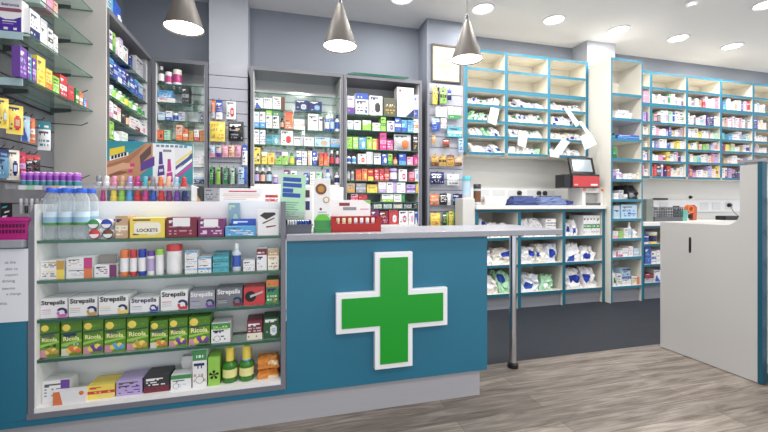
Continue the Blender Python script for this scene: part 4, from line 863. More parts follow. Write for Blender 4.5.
row(ph('third', 'wide'), GB, FY, zB[2], [(254, 259.5, 112, 'box', 'white', 'sky', 'band'), (260, 265.5, 112, 'box', 'white', 'sky', 'band'), (266, 272, 110, 'box', 'white', 'lime', 'top'), (272.5, 279, 110, 'box', 'white', 'green', 'top'), (280, 284.5, 117, 'bottle', 'charcoal', 'black', 'tan'), (285, 293, 119, 'box', 'orange', 'white', 'text', {'desc': 'orange box, lower of two'}), (285, 293, 111.5, 'box', 'orange', 'red', 'top', {'vb': 118.9, 'desc': 'orange box with red top, upper of two'}), (294, 304.5, 119.5, 'box', 'white', 'peach', 'mid'), (308, 318.5, 114, 'box', 'white', 'silver', 'text'), (319, 324, 117, 'box', 'white', 'charcoal', 'half'), (325, 329.5, 115, 'bottle', 'blue', 'white', 'white'), (330, 334.5, 113, 'bottle', 'blue', 'white', 'pale_blue'), (335, 340, 114, 'bottle', 'white', 'navy', 'blue')], .08)
row(ph('fourth', 'wide'), GB, FY, zB[3], [(254, 259.5, 129.5, 'box', 'white', 'grey', 'text'), (260, 265.5, 130, 'box', 'white', 'blue', 'text'), (266, 272, 135, 'box', 'teal', 'aqua', 'mid'), (272.5, 278.5, 135, 'box', 'aqua', 'white', 'disc'), (281, 293, 130, 'box', 'white', 'red', 'disc'), (293.5, 303.5, 137, 'box', 'white', 'silver', 'half'), (304, 314, 137.5, 'box', 'white', 'pale_blue', 'text'), (314.5, 330, 137.5, 'box', 'pale_blue', 'tan', 'disc'), (330.5, 340, 139, 'box', 'silver', 'sky', 'band')], .08)
row(ph('fifth', 'wide'), GB, FY, zB[4], [(254, 260.5, 147.5, 'box', 'yellow', 'charcoal', 'disc'), (261.5, 267.5, 152, 'box', 'yellow', 'white', 'top'), (268, 274.5, 153, 'box', 'yellow', 'orange', 'disc'), (275.5, 281.5, 152, 'box', 'lime', 'purple', 'top'), (282, 288, 152, 'box', 'lime', 'white', 'top'), (289, 294.5, 153, 'bottle', 'lime', 'green', 'yellow'), (296.5, 301.5, 151, 'box', 'white', 'blue', 'mid'), (302, 307, 151.5, 'box', 'white', 'blue', 'text'), (308, 312, 151, 'box', 'peach', 'white', 'half'), (312.5, 317, 151, 'box', 'blue', 'white', 'mid'), (319, 323.5, 153, 'box', 'orange', 'red', 'top'), (324, 328.5, 153, 'box', 'orange', 'red', 'top'), (329.5, 334.5, 150, 'bottle', 'charcoal', 'white', 'red'), (335.5, 340.5, 151, 'bottle', 'charcoal', 'white', 'pink')], .08)
row(ph('lowest', 'wide'), GB, FY, 1.172, [(254, 259.5, 167, 'bottle', 'charcoal', 'white', 'lilac'), (260, 265.5, 167.5, 'bottle', 'charcoal', 'white', 'peach'), (266, 272, 167, 'bottle', 'charcoal', 'white', 'pale_blue'), (273, 277.5, 175, 'tub', 'purple', 'white', 'lilac'), (284, 290, 170, 'box', 'plum', 'white', 'text'), (291, 297, 171, 'box', 'white', 'silver', 'text'), (304, 308.5, 173, 'box', 'blue', 'white', 'mid'), (310, 315.5, 172, 'box', 'white', 'green', 'text'), (316, 322, 172, 'box', 'mint', 'white', 'text'), (325.5, 330.5, 169, 'bottle', 'white', 'blue', 'pale_blue'), (334.5, 340, 172, 'bottle', 'white', 'silver', 'navy')], .08)
row(ph('top', 'open'), GO, FY, zC[0], [(347.5, 354.5, 96, 'box', 'white', 'purple', 'band'), (355.5, 368.5, 93.5, 'box', 'white', 'blue', 'top', {'desc': 'white monitor box with blue top'}), (369.5, 382.5, 96, 'box', 'white', 'charcoal', 'disc', {'desc': 'white box with dark round device photo'}), (383.5, 396, 98, 'box', '#5a5a44', 'gold', 'text', {'desc': 'olive box with gold print'}), (397, 414, 87.5, 'box', 'white', 'navy', 'plain', {'desc': 'tall white toothbrush box with navy corner', 'f': lambda o, w, d, h: MB().face([(w*.0, -.0006, .001), (w*.5, -.0006, .001), (w*.5, -.0006, h*.28)], 'navy').face([(-w*.03, -.0007, h*.12), (w*.03, -.0007, h*.12), (w*.02, -.0007, h*.6), (-w*.02, -.0007, h*.6)], 'silver').lathe([(w*.07, 0), (0, .001)], 10, 'red', (-w*.32, 0, h*.88), 'Y').build('print', M['card'], o)}), (414.5, 420, 95, 'box', 'white', 'blue', 'band')], .1)
row(ph('second', 'open'), GO, FY, zC[1], [(347.5, 353.5, 120.5, 'box', 'white', 'pale_blue', 'band'), (354, 361, 120.5, 'box', 'white', 'pale_blue', 'mid'), (362.5, 371, 120.5, 'box', 'lime', 'white', 'top'), (372.5, 380.5, 123, 'box', 'white', 'lime', 'mid'), (381, 386, 116.5, 'box', 'lime', 'green', 'mid'), (387, 394.5, 121, 'box', 'white', 'blue', 'disc'), (395, 401, 117, 'box', 'blue', 'white', 'mid'), (401.5, 407, 120, 'box', 'sky', 'blue', 'band'), (407.5, 413, 120, 'box', 'sky', 'white', 'text'), (413.5, 420, 119, 'box', 'white', 'orange', 'mid')], .09)
row(ph('third', 'open'), GO, FY, zC[2], [(347, 352.5, 137, 'box', 'lime', 'green', 'text'), (353, 358.5, 137, 'box', 'lime', 'white', 'text'), (359, 366, 137.5, 'box', 'sky', 'white', 'disc'), (366.5, 372, 137, 'box', 'lime', 'yellow', 'disc'), (372.5, 378.5, 139, 'box', 'yellow', 'red', 'half'), (380, 386.5, 133, 'box', 'magenta', 'pink', 'mid'), (387, 393, 140, 'box', 'magenta', 'white', 'text'), (394.5, 412, 134, 'pouch', 'silver', 'orange', 'disc', {'desc': 'wide silver packet with orange emblem', 'd': .05}), (413, 420.5, 135, 'box', 'charcoal', 'gold', 'text')], .08)
row(ph('fourth', 'open'), GO, FY, zC[3], [(347, 351.5, 154, 'bottle', 'white', 'charcoal', 'blue'), (352, 356.5, 154, 'bottle', 'white', 'charcoal', 'sky'), (358, 366, 154, 'box', 'white', 'red', 'disc'), (366.5, 373, 152, 'box', 'white', 'silver', 'half'), (374, 381, 153, 'box', 'white', 'grey', 'top'), (382, 387.5, 154, 'box', 'blue', 'white', 'disc'), (388, 392.5, 154, 'box', 'lime', 'green', 'band'), (393.5, 398, 157, 'bottle', 'orange', 'red', 'peach'), (399, 406, 154, 'box', 'blue', 'sky', 'band'), (407, 413, 157, 'box', 'pink', 'white', 'text'), (413.5, 420.5, 155.5, 'box', 'magenta', 'pink', 'disc')], .08)
row(ph('fifth', 'open'), GO, FY, zC[4], [(347, 350.5, 168.5, 'bottle', 'grey', 'charcoal', 'silver'), (351, 354.5, 168.5, 'bottle', 'silver', 'charcoal', 'grey'), (356, 361.5, 169.5, 'box', 'orange', 'red', 'top'), (362, 367.5, 169, 'box', 'orange', 'yellow', 'disc'), (368, 373.5, 169.5, 'box', 'red', 'yellow', 'band'), (374.5, 379, 169, 'box', 'red', 'white', 'text'), (379.5, 384, 169, 'box', 'red', 'white', 'text'), (384.5, 389, 169, 'box', 'red', 'peach', 'mid'), (390, 398, 168.5, 'tub', 'purple', 'lilac', 'white'), (399, 407, 169.5, 'box', 'white', 'red', 'disc'), (409.5, 414.5, 172, 'box', 'pink', 'red', 'band'), (415, 420.5, 169, 'box', 'white', 'sky', 'disc')], .08)
row(ph('sixth', 'open'), GO, FY, zC[5], [(347, 355, 183.5, 'box', 'tan', 'gold', 'band'), (356, 366, 183.5, 'box', 'grey', 'silver', 'mid'), (367, 377.5, 184.5, 'box', 'yellow', 'gold', 'top'), (378.5, 386, 182, 'box', 'white', 'lilac', 'band'), (386.5, 396, 182, 'box', 'white', 'lilac', 'half'), (396.5, 405.5, 182.5, 'box', 'white', 'pink', 'text'), (406.5, 415.5, 184.5, 'box', 'lilac', 'purple', 'mid'), (416, 420.5, 184, 'box', 'yellow', 'gold', 'text')], .08)
row(ph('seventh', 'open'), GO, FY, zC[6], [(351, 358, 194, 'box', 'pink', 'red', 'mid'), (358.5, 367, 194.5, 'box', 'red', 'maroon', 'text'), (382, 393.5, 193.5, 'box', 'white', 'lime', 'band'), (394, 405, 193.5, 'box', 'white', 'green', 'half')], .08)
row(ph('eighth', 'open'), GO, FY, zC[7], [(374, 382, 204, 'box', 'silver', 'lime', 'disc'), (383.5, 392, 204, 'box', 'silver', 'green', 'disc'), (393.5, 402.5, 204, 'box', 'silver', 'yellow', 'disc'), (404, 412, 204, 'box', 'grey', 'silver', 'disc'), (413.5, 420, 204, 'box', 'charcoal', 'grey', 'disc')], .08)
row('bottom board of open cabinet', GO, FY, .811, [(371, 379, 210, 'box', 'plum', 'magenta', 'band'), (379.5, 388.5, 211, 'box', 'maroon', 'pink', 'text'), (389, 398, 210, 'box', 'red', 'white', 'disc'), (399, 408, 211, 'box', 'white', 'red', 'disc'), (408.5, 414.5, 211, 'box', 'white', 'pink', 'disc'), (415, 420.5, 211, 'box', 'blue', 'white', 'diag')], .08)

# ---- slat panels on the two pillars
def slat_panel(name, label, x0, x1, z0, z1, y):
    s = root(name, ((x0+x1)/2, y, z0), label, 'slat wall'); m = MB(); n = int((z1-z0)/.1); st = (z1-z0)/n
    for k in range(n): m.box(x0, x1, y-.014, y-.001, z0+st*k+.006, z0+st*(k+1), '#a9abb6')
    m.box(x0, x1, y-.004, y-.0005, z0, z1, '#4a4c54'); under(s, m, 'slats', M['satin']); return s
sp1 = slat_panel('slat_panel', 'grey slat panel with hanging packs on the pale pillar', -.564, -.263, .003, 2.166, 3.46)
sp2 = slat_panel('slat_panel', 'grey slat panel with hanging packs below the certificate', 1.365, 1.732, .003, 2.155, 3.46)
under(sp2, MB().box(1.34, 1.36, 3.40, 3.46, .5, 2.16, '#7c7e86'), 'edge_post', M['satin'])
def phang(sp, phrase, items, y=3.446, group='packs hanging on the pillar panels'):
    for it in items:
        it = list(it); opt = it.pop() if isinstance(it[-1], dict) else {}
        u0, u1, v0, v1, kind = it[:5]; cols = it[5:]; d = opt.get('d', .02); yf = y - .03 - d
        a, b = XU(u0, yf), XU(u1, yf); um = (u0+u1)/2; z1 = P(um, v0, Y=yf).z; z0 = P(um, v1, Y=yf).z
        nm = {'hang': 'hanging_packet', 'box': 'hanging_box', 'bottle': 'hanging_bottle'}[kind]
        o, ds = product(kind, b-a-.003, d, z1-z0, cols, nm); o.location = ((a+b)/2, yf, z0); tag(o, group=group); label_in_row(o, opt.get('desc', ds), phrase)
        x = (a+b)/2; under(sp, MB().tube([(x, y, z1+.004), (x, yf+d*.5-.010, z1+.004), (x, yf+d*.5-.018, z1+.014)], .002, 6), 'hook', M['wire'])
Q1 = 'on pale pillar panel'
phang(sp1, Q1, [(211, 215, 100, 118, 'hang', 'orange', 'silver', 'band'), (215.5, 222.5, 100, 119, 'hang', 'blue', 'white', 'band'), (226, 236, 101, 119, 'hang', 'white', 'red', 'disc'),
    (209.5, 225, 121, 141, 'hang', 'yellow', 'gold', 'text', {'d': .035, 'desc': 'plump yellow packet with gold print'}), (228, 243.5, 121, 141, 'hang', 'black', 'grey', 'text', {'d': .035, 'desc': 'plump black packet with grey print'})])
phang(sp1, 'upper small row, pale pillar panel', [(209.5, 215, 145, 157, 'hang', 'pale_blue', 'pink', 'band'), (215.5, 221.5, 145, 157, 'hang', 'silver', 'purple', 'band'), (222, 228, 145, 157, 'hang', 'pink', 'peach', 'mid'), (228.5, 234.5, 145, 157, 'hang', 'peach', 'maroon', 'text'), (235, 241, 145, 157, 'hang', 'pink', 'grey', 'text'), (242, 247.5, 145, 165, 'hang', 'white', 'blue', 'top')])
phang(sp1, 'lower row, pale pillar panel', [(209, 215, 167, 184, 'hang', 'green', 'black', 'half'), (216, 222.5, 167, 184, 'hang', 'lime', 'black', 'half'), (223.5, 229.5, 168, 184, 'hang', 'green', 'charcoal', 'half'), (230.5, 236.5, 168, 184, 'hang', 'mint', 'charcoal', 'half'), (238, 247, 167, 184, 'hang', 'pale_blue', 'blue', 'half')])
Q2 = 'on panel below certificate'
phang(sp2, Q2, [(433, 440, 87, 104, 'hang', 'yellow', 'black', 'half'), (440.5, 447, 88, 103, 'hang', 'lime', 'charcoal', 'mid'), (447.5, 452, 90, 100, 'hang', 'navy', 'blue', 'top'),
    (436, 447, 107, 117, 'box', 'white', 'silver', 'disc'), (448, 461, 107, 119, 'box', 'white', 'green', 'band'), (432, 440, 118, 131, 'hang', 'blue', 'pale_blue', 'top'), (441, 447, 118, 128, 'hang', 'white', 'pink', 'mid'),
    (447.5, 462, 127, 137, 'box', 'aqua', 'white', 'mid'), (432, 436, 135, 144, 'hang', 'tan', 'gold', 'mid'), (443, 450, 139, 147, 'hang', 'brown', 'red', 'mid')], 3.446)
phang(sp2, 'blue strip near pigeonholes, certificate panel', [(459, 464, 138 + 0, 152, 'hang', 'pale_blue', 'blue', 'text')])
phang(sp2, 'gold row, certificate panel', [(431.5, 439, 155, 166, 'hang', 'gold', 'brown', 'band'), (439.5, 446.5, 155, 166, 'hang', 'gold', 'black', 'mid'), (447, 454.5, 155, 166, 'hang', 'gold', 'brown', 'top'), (455, 462.5, 156, 166, 'hang', 'tan', 'brown', 'band')])
phang(sp2, 'lower rows, certificate panel', [(431, 445, 172, 184, 'hang', 'navy', 'white', 'text', {'d': .04}), (448, 460, 174, 185, 'hang', 'white', 'silver', 'mid', {'d': .04}), (430.5, 439.5, 194, 205, 'hang', 'orange', 'peach', 'mid', {'d': .03}), (440, 451.5, 193.5, 205, 'hang', 'charcoal', 'white', 'half', {'d': .03}), (453.5, 463, 194, 205, 'hang', 'navy', 'sky', 'mid', {'d': .03}), (431, 441, 213, 226, 'hang', 'yellow', 'orange', 'text', {'d': .03}), (443, 449, 213, 226, 'hang', 'dark_green', 'lime', 'half', {'d': .03}), (449.5, 455, 211, 226, 'hang', 'yellow', 'lime', 'half', {'d': .03}), (456, 465, 213, 226, 'hang', 'blue', 'grey', 'disc', {'d': .03})])
# framed certificate
ca, cb2 = XU(431.5, 3.445), XU(461, 3.445); cw = cb2-ca; cz0, cz1 = P(446, 82.5, Y=3.445).z, P(446, 45, Y=3.445).z; ch = cz1-cz0
ce = root('framed_certificate', ((ca+cb2)/2, 3.458, cz0), 'dark framed cream certificate with crest on the pillar', 'certificate')
fm = MB(); t = .014
fm.box(-cw/2, cw/2, -.018, 0, 0, t).box(-cw/2, cw/2, -.018, 0, ch-t, ch).box(-cw/2, -cw/2+t, -.018, 0, t, ch-t).box(cw/2-t, cw/2, -.018, 0, t, ch-t); fm.build('frame', mat('dark wood frame', '4a4340', .4), ce)
pm = MB().box(-cw/2+t, cw/2-t, -.008, -.001, t, ch-t, '#c9c2ae'); pm.build('certificate_sheet', M['paper'], ce)
pr = MB().lathe([(.022, 0), (.018, .001), (.01, .0012)], 16, ['#8a8a90', '#a9a79f'], (0, -.0081, ch*.78), 'Y')
for z, a in ((.62, .3), (.55, .22), (.48, .62), (.44, .56), (.40, .6), (.28, .2), (.24, .24)): pr.box(-cw*a/2, cw*a/2, -.0092, -.0083, ch*z, ch*z+.005, '#9a9890' if z < .5 else '#77777c')
pr.build('crest_and_lines', M['paper'], ce)

# ================================================================== DISPENSARY SHELVING
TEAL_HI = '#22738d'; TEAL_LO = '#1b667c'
XB = [1.758, 2.207, 2.711, 3.189]
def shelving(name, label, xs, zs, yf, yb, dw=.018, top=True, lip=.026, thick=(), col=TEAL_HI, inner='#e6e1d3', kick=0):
    s = root(name, ((xs[0]+xs[-1])/2, yf, zs[0] if not kick else 0), label, 'shelving')
    under(s, MB().box(xs[0], xs[-1], yb-.01, yb, zs[0] if not kick else .0, zs[-1], inner), 'back_panel', M['satin'])
    for k, x in enumerate(xs):
        under(s, MB().box(x-dw, x+dw, yf, yb-.01, 0 if kick else zs[0], zs[-1], inner, front=col), 'divider', M['satin'])
    for k, z in enumerate(zs):
        th = .042 if k in thick else lip
        for i in range(len(xs)-1):
            under(s, MB().box(xs[i]+dw+.0002, xs[i+1]-dw-.0002, yf+.0005, yb-.0105, z-th, z, inner, front=col), 'shelf', M['satin'])
    if kick: under(s, MB().box(xs[0]+dw+.0002, xs[-1]-dw-.0002, yf+.03, yf+.045, 0, kick, '#8f929a'), 'kick_board', M['satin'])
    return s
ZU = [1.515, 1.682, 1.833, 1.99, 2.151, 2.347, 2.53]
shelving('pigeonhole_unit', 'teal edged pigeonhole shelves full of paper bags above the worktop', XB, ZU, 3.44, 3.69, thick=(4,))
ZL = [.152, .425, .682, .948]
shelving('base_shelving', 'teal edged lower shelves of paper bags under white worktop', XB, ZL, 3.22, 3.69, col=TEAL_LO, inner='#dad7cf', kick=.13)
wt = root('back_worktop', (2.47, 3.4, .95), 'white worktop of the dispensary bench holding the touch terminal', 'worktop')
under(wt, MB().box(1.74, 3.198, 3.19, 3.688, .95, .985, '#e6e5e2'), 'top', M['satin'], bevel=.003)
# stub panel between the slat pillar and the bench
sb = root('end_cupboard', (1.66, 3.3, 0), 'pale end panel between the slat panel and the bench', 'cupboard')
under(sb, MB().box(1.612, 1.737, 3.23, 3.375, 0, 1.055, '#c9c8c6'), 'carcass', M['satin'], bevel=.003); under(sb, MB().box(1.615, 1.734, 3.216, 3.2295, .05, 1.045, '#d0cfcd'), 'door', M['satin'])
row('on the pale end cupboard', 'bottles on the end cupboard', 3.26, 1.055, [(464.5, 472.5, 176, 'tub', 'silver', 'aqua', 'pale_blue', {'desc': 'clear pot with large turquoise lid'})])
row('on the bench beside turquoise pot', 'bottles on the end cupboard', 3.26, .985, [(475.5, 482.5, 184, 'tub', 'silver', 'charcoal', 'brown', {'desc': 'small silver pot with dark lid'})])
ZT = [.167, .463, .653, .853, 1.05, 1.255, 1.462, 1.663, 1.873, 2.12, 2.476]
tw = shelving('shelf_tower', 'tall narrow teal edged shelf tower with white side', [3.220, 3.607], ZT, 3.15, 3.44, dw=.009, inner='#dedbd2', col='#237a94', kick=.14)
ZR = [1.318, 1.495, 1.644, 1.785, 1.937, 2.148, 2.33, 2.505]
XR = [3.64, 4.067, 4.603, 5.143, 5.689, 6.23]
shelving('stock_shelving', 'teal edged stock shelves of medicine boxes along back wall', XR, ZR, 3.44, 3.69, thick=(5,))
XQ = [3.64, 4.18, 4.72, 5.26, 5.8, 6.23]; ZQ = [.177, .37, .583, .77]
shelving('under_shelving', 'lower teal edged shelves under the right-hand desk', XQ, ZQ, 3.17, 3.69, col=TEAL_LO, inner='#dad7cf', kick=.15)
wr = root('desk_worktop', (4.9, 3.4, .77), 'long white desk worktop below the stock shelves', 'worktop')
under(wr, MB().box(3.63, 6.25, 3.14, 3.688, .771, .81, '#e9e8e6'), 'top', M['satin'], bevel=.003)

under(tw, MB().box(3.21, 3.2275, 3.441, 3.69, 0, ZT[-1], '#e3e1dc'), 'side_panel', M['satin']); under(tw, MB().box(3.5995, 3.617, 3.441, 3.69, 0, ZT[-1], '#e3e1dc'), 'side_panel', M['satin'])
# ---- paper bags in the pigeonholes
COLN = ['left', 'middle', 'right']; ROWN = ['bottom', 'second', 'third', 'fourth']
def bag_cell(x0, x1, yf, z, zt, n, phrase, group, rr, hmin=.45, hmax=.85, lean=0, accs=('white', 'white', 'blue', 'green', 'cobalt', 'silver'), d=(.1, .16), name='paper_bag', full=False):
    """a handful of crumpled bags side by side in one pigeonhole"""
    ws = [rr.uniform(.7, 1.3) for _ in range(n)]; tl = rr.choice([-1, 1])*rr.uniform(.3, 1)*lean; sh = abs(tl)*(zt-z-.02)*hmax; tot = (x1-x0-.024-sh); sc = tot*rr.uniform(.94, 1)/sum(ws); x = x0 + .012 + (sh if tl < 0 else 0)
    for k, wk in enumerate(ws):
        w = wk*sc; h = (zt-z-.02)*rr.uniform(hmin, hmax); dd = rr.uniform(*d)
        base = rr.choice(['white', 'white', 'white', '#dfe3ea', '#e6e2da', 'mint' if rr.random() < .3 else 'white']); acc = rr.choice(accs)
        SEED[0] += 1
        o = make_bag(w*.96, dd, h, base, acc, SEED[0], name, amp=.2, tilt=tl); o.location = (x + w/2, yf + .012 + rr.uniform(0, .02), z+.0006)
        o['category'] = 'bag'; tag(o, group=group); label_in_row(o, f'crumpled {say(base)} paper bag' + (f' printed {say(acc)}' if acc not in (base, 'white') else ''), phrase); x += w
rr = random.Random(21)
for r_ in range(4):
    for c in range(3):
        n = [[4, 5, 4], [5, 6, 5], [6, 5, 6], [6, 4, 6]][r_][c]
        bag_cell(XB[c]+.012, XB[c+1]-.012, 3.445, ZU[r_], ZU[r_+1]-(.045 if r_ == 3 else .028), n, f'{ROWN[r_]} row, {COLN[c]} pigeonholes', 'prescription bags in the upper pigeonholes', rr, .66 if r_ else .42, 1.0 if r_ else .8, .75)
LROW = ['bottom', 'middle', 'top']
for r_ in range(3):
    for c in range(3):
        xe = XB[c+1]-.012 - (.25 if (r_, c) == (2, 2) else .165 if (r_, c) == (2, 1) else 0)
        bag_cell(XB[c]+.012, xe, 3.225, ZL[r_], ZL[r_+1]-.028, [[2, 2, 2], [2, 3, 2], [3, 2, 2]][r_][c], f'{LROW[r_]} row, {COLN[c]} bench column', 'carrier bags under the bench', rr, .62, .92, .25, ('blue', 'cobalt', 'white', 'green', 'blue', 'cobalt'), (.14, .24), 'carrier_bag')
LIM['folders under the bench'] = (2.95, 3.168)
row('top row under bench', 'folders under the bench', 3.235, ZL[2], [(a_, b_, .2, 'box', 'white', 'green', 'mid', {'name': 'box_folder', 'desc': 'white folder with green stripe'}) for a_, b_ in fill(583.5, 600, 5)], .2)
row('top row, middle column under bench', 'boxes under the bench', 3.235, ZL[2], [(545.5, 556, .09, 'box', 'white', 'silver', 'text', {'desc': 'white carton, lower of two'}), (546, 556, .08, 'box', 'white', 'grey', 'mid', {'desc': 'white carton, upper of two', 'zb': .092})], .18)
# paper slips hanging out of the pigeonholes
def slip(pts, Y, desc, cat='paper slip', off=.004):
    """a bent paper slip through pixel-free corner points on the shelf front plane"""
    m = MB(); q = [P(p_[0], p_[1], Y=p_[2] if len(p_) > 2 else Y) for p_ in pts]; fr = [(p.x, p.y, p.z) for p in q]; bk_ = [(p.x, p.y+.0025, p.z) for p in q]
    n = len(q); c = sum(q, Vector())/n
    vs = [tuple(Vector(a)-c) for a in fr+bk_]
    m.add(vs, [tuple(range(n-1, -1, -1)), tuple(range(n, 2*n))] + [(i, (i+1) % n, n+(i+1) % n, n+i) for i in range(n)], 'white')
    o = m.build('hanging_paper_slip', M['paper']); o.location = c; tag(o, desc, cat, 'paper slips on the pigeonholes'); return o
slip([(491, 107), (499.5, 109), (496, 125.5), (487.5, 122)], 3.434, 'white paper slip hanging over the left pigeonhole column')
slip([(519, 130), (528.5, 132.5), (525.5, 148), (517.5, 145)], 3.434, 'white paper slip hanging over the middle pigeonhole column')
slip([(564, 108.5), (569, 109), (580.5, 124), (576, 127)], 3.434, 'long white slip slanting across the upper right pigeonholes')
slip([(579, 121.5, 3.431), (582, 121.5, 3.431), (590.5, 134, 3.27), (587.5, 135.5, 3.27)], 3.431, 'thin white tie joining the slanting slip and square tag')
slip([(562.5, 138.5), (570, 142), (561, 155), (553.5, 151)], 3.434, 'white folded slip leaning across the lower right pigeonholes')
slip([(549.5, 149), (560, 153), (559, 158), (550, 156.5)], 3.431, 'small white slip at the foot of the right pigeonholes')
slip([(580, 136.5), (590.5, 132), (597, 144), (585, 150)], 3.262, 'square white tag hanging beyond the right pigeonhole edge')

# ---- bench equipment
tn = root('socket_trunking', (2.47, 3.68, 1.10), 'white socket trunking along the wall behind the bench', 'trunking')
za1, za2 = 1.05, 1.165
under(tn, MB().box(1.76, 3.18, 3.665, 3.687, za1, za2, '#e2e2e2'), 'trunking', M['satin'], bevel=.003)
for u in (483, 499, 514, 533, 549): 
    x = XU(u, 3.665); under(tn, MB().box(x-.07, x+.07, 3.659, 3.6645, za1+.018, za2-.014, '#cfd0d2'), 'socket_plate', M['satin'], bevel=.002)
for k, (u, n) in enumerate(((519, 'alone at the left'), (538.5, 'first of the close pair'), (544.5, 'second of the close pair'))):
    x = XU(u, 3.655)
    o = root('power_plug', (x, 3.658, 1.12), f'black power plug in bench trunking, {n}', 'plug', 'plugs behind the bench')
    MB().lathe([(.024, 0), (.024, .022), (.014, .034)], 14, 'black', axis='Y').build('plug_body', M['black'], o, True)
    MB().tube([(0, -.034, -.005), (0, -.05, -.05), (.02, -.07, -.1), (.06, -.08, -.132)], .004, 8, 'black').build('cable', M['black'], o, True)
def loose(name, mb, m, loc, label, cat, group=None, rz=0, smooth=False, bevel=0):
    o = mb.build(name, m, loc=loc, rz=rz, smooth=smooth, bevel=bevel); return tag(o, label, cat, group)
WZ = .985
# rolls and pouches
x0, x1 = XU(485, 3.33), XU(505.5, 3.33)
rl = root('label_roll', ((x0+x1)/2, 3.36, WZ), 'white rolled paper lying at the left of the bench', 'roll')
MB().lathe([(.045, -(x1-x0)/2), (.045, (x1-x0)/2)], 18, 'white', (0, 0, .045), 'X').build('paper_roll', M['paper'], rl, True)
MB().lathe([(.016, -(x1-x0)/2-.004), (.016, (x1-x0)/2+.004)], 14, 'tan', (0, 0, .045), 'X').build('core', M['paper'], rl, True)
for u0, u1, c, n in ((512, 538, '#3e4a78', 'dark blue zip pouch on the bench nearest the paper roll'), (538.5, 566, '#66749c', 'grey blue zip pouch on the bench beside the terminal')):
    a, b = XU(u0, 3.28), XU(u1, 3.28); w = b-a
    o = make_bag(w*.98, .16, .095, c, c, int(u0), 'zip_pouch', 'paper', amp=.08); o.location = ((a+b)/2, 3.26, WZ); tag(o, n, 'pouch', 'pouches on the bench')
    MB().box(-w*.4, w*.4, .05, .055, .088, .094, 'charcoal').build('zip', M['card'], o)
o = MB().prism([(0, 0), (.08, .012), (.085, .045), (.02, .05)], 0, .05, '#3a4a86').build('strap_end', M['paper']); o.location = (XU(566.5, 3.3), 3.3, WZ); tag(o, 'short blue strap trailing from the pouch toward the terminal', 'strap')
# white stand and touch terminal
sa, sb2 = XU(581, 3.26), XU(602, 3.26); sw = sb2-sa
stn = root('printer_stand', ((sa+sb2)/2, 3.24, WZ), 'white printer with orange knobs under the touch terminal', 'printer')
hs = P(590, 188, Y=3.26).z - WZ
MB().box(-sw/2, -sw*.36, 0, .2, 0, hs, '#e4e2e0').box(sw*.36, sw/2, 0, .2, 0, hs, '#e4e2e0').box(-sw*.36, sw*.36, .02, .2, hs*.72, hs, '#e4e2e0').box(-sw*.36, sw*.36, .0, .2, 0, hs*.14, '#55565a').box(-sw*.36, sw*.36, .06, .07, hs*.14, hs*.72, '#b9b8b6').build('body', M['gloss'], stn)
for s in (-1, 1): MB().lathe([(.014, 0), (.014, .012), (.008, .016)], 14, 'orange', (s*sw*.42, 0, hs*.9), 'Y').build('knob', M['gloss'], stn, True)
ta, tb = XU(572.5, 3.21), XU(600.5, 3.21); tww = tb-ta; z_t = WZ + hs
tm = root('touch_terminal', ((ta+tb)/2, 3.24, z_t), 'black and red touch screen terminal standing on white printer', 'terminal')
hb_ = P(586, 174, Y=3.21).z - z_t
MB().box(-tww/2, tww/2, -.02, .2, 0, hb_, '#222226').build('body', M['gloss'], tm, bevel=.006)
MB().box(-tww*.46, tww*.47, -.026, -.0205, .008, hb_*.86, 'red').build('red_front', M['gloss'], tm, bevel=.002)
MB().box(tww*.16, tww*.4, -.0275, -.0262, hb_*.16, hb_*.28, 'white').build('badge', M['card'], tm)
MB().box(-tww*.42, -tww*.3, -.0275, -.0262, hb_*.16, hb_*.26, 'peach').build('indicator', M['card'], tm)
MB().box(-tww*.74, -tww*.5-.001, -.01, .12, 0, hb_*.96, '#1c1c20').build('side_box', M['gloss'], tm, bevel=.004)
zs1 = P(586, 156, Y=3.21).z - z_t
scx = MB().box(-tww*.5, tww*.38, -.012, .012, 0, zs1-hb_, '#1e1e22').build('screen_bezel', M['gloss'], tm, bevel=.004); scx.location = (.03, .03, hb_+.001); scx.rotation_euler.x = R(-14)
sg = MB().box(-tww*.4, tww*.28, -.0138, -.0121, (zs1-hb_)*.14, (zs1-hb_)*.86, 'silver').build('screen', M['screen'], scx)

# ---- tower contents
TG = 'goods in the shelf tower'; TY = 3.17; LIM[TG] = (3.231, 3.596)
def tph(n): return f'{n} of shelf tower'
row(tph('second shelf from top'), TG, TY, ZT[8], [(614.9, 631.3, .03, 'box', 'white', 'silver', 'text', {'desc': 'flat white ream, lower of three', 'd': .25}), (615.9, 632.3, .028, 'box', 'white', 'grey', 'mid', {'zb': .031, 'desc': 'flat white ream, middle of three', 'd': .25}), (617.8, 629.4, .025, 'box', 'white', 'silver', 'half', {'zb': .06, 'desc': 'flat white ream, top of three', 'd': .25})])
row(tph('third shelf from top'), TG, TY, ZT[7], [(613.0, 616.4, .06, 'bottle', 'charcoal', 'black', 'teal'), (617.8, 639.0, .045, 'box', 'blue', 'sky', 'mid', {'desc': 'long bright blue box lying flat', 'd': .2})])
row(tph('fourth shelf from top'), TG, TY, ZT[6], [(612.8, 616.9, .11, 'box', 'green', 'dark_green', 'band', {'d': .1})], .1)
row(tph('fifth shelf from top'), TG, TY, ZT[5], [(613.0, 615.9, .09, 'box', 'lilac', 'purple', 'band'), (616.4, 619.3, .1, 'box', 'white', 'lilac', 'mid'), (619.8, 622.6, .09, 'bottle', 'white', 'purple', 'lilac'), (623.6, 627.5, .055, 'box', 'white', 'pink', 'text'), (627.9, 631.8, .06, 'box', 'white', 'silver', 'mid'), (632.3, 636.1, .055, 'box', 'white', 'peach', 'band'), (636.6, 640.0, .06, 'box', 'cream', 'tan', 'text')], .1)
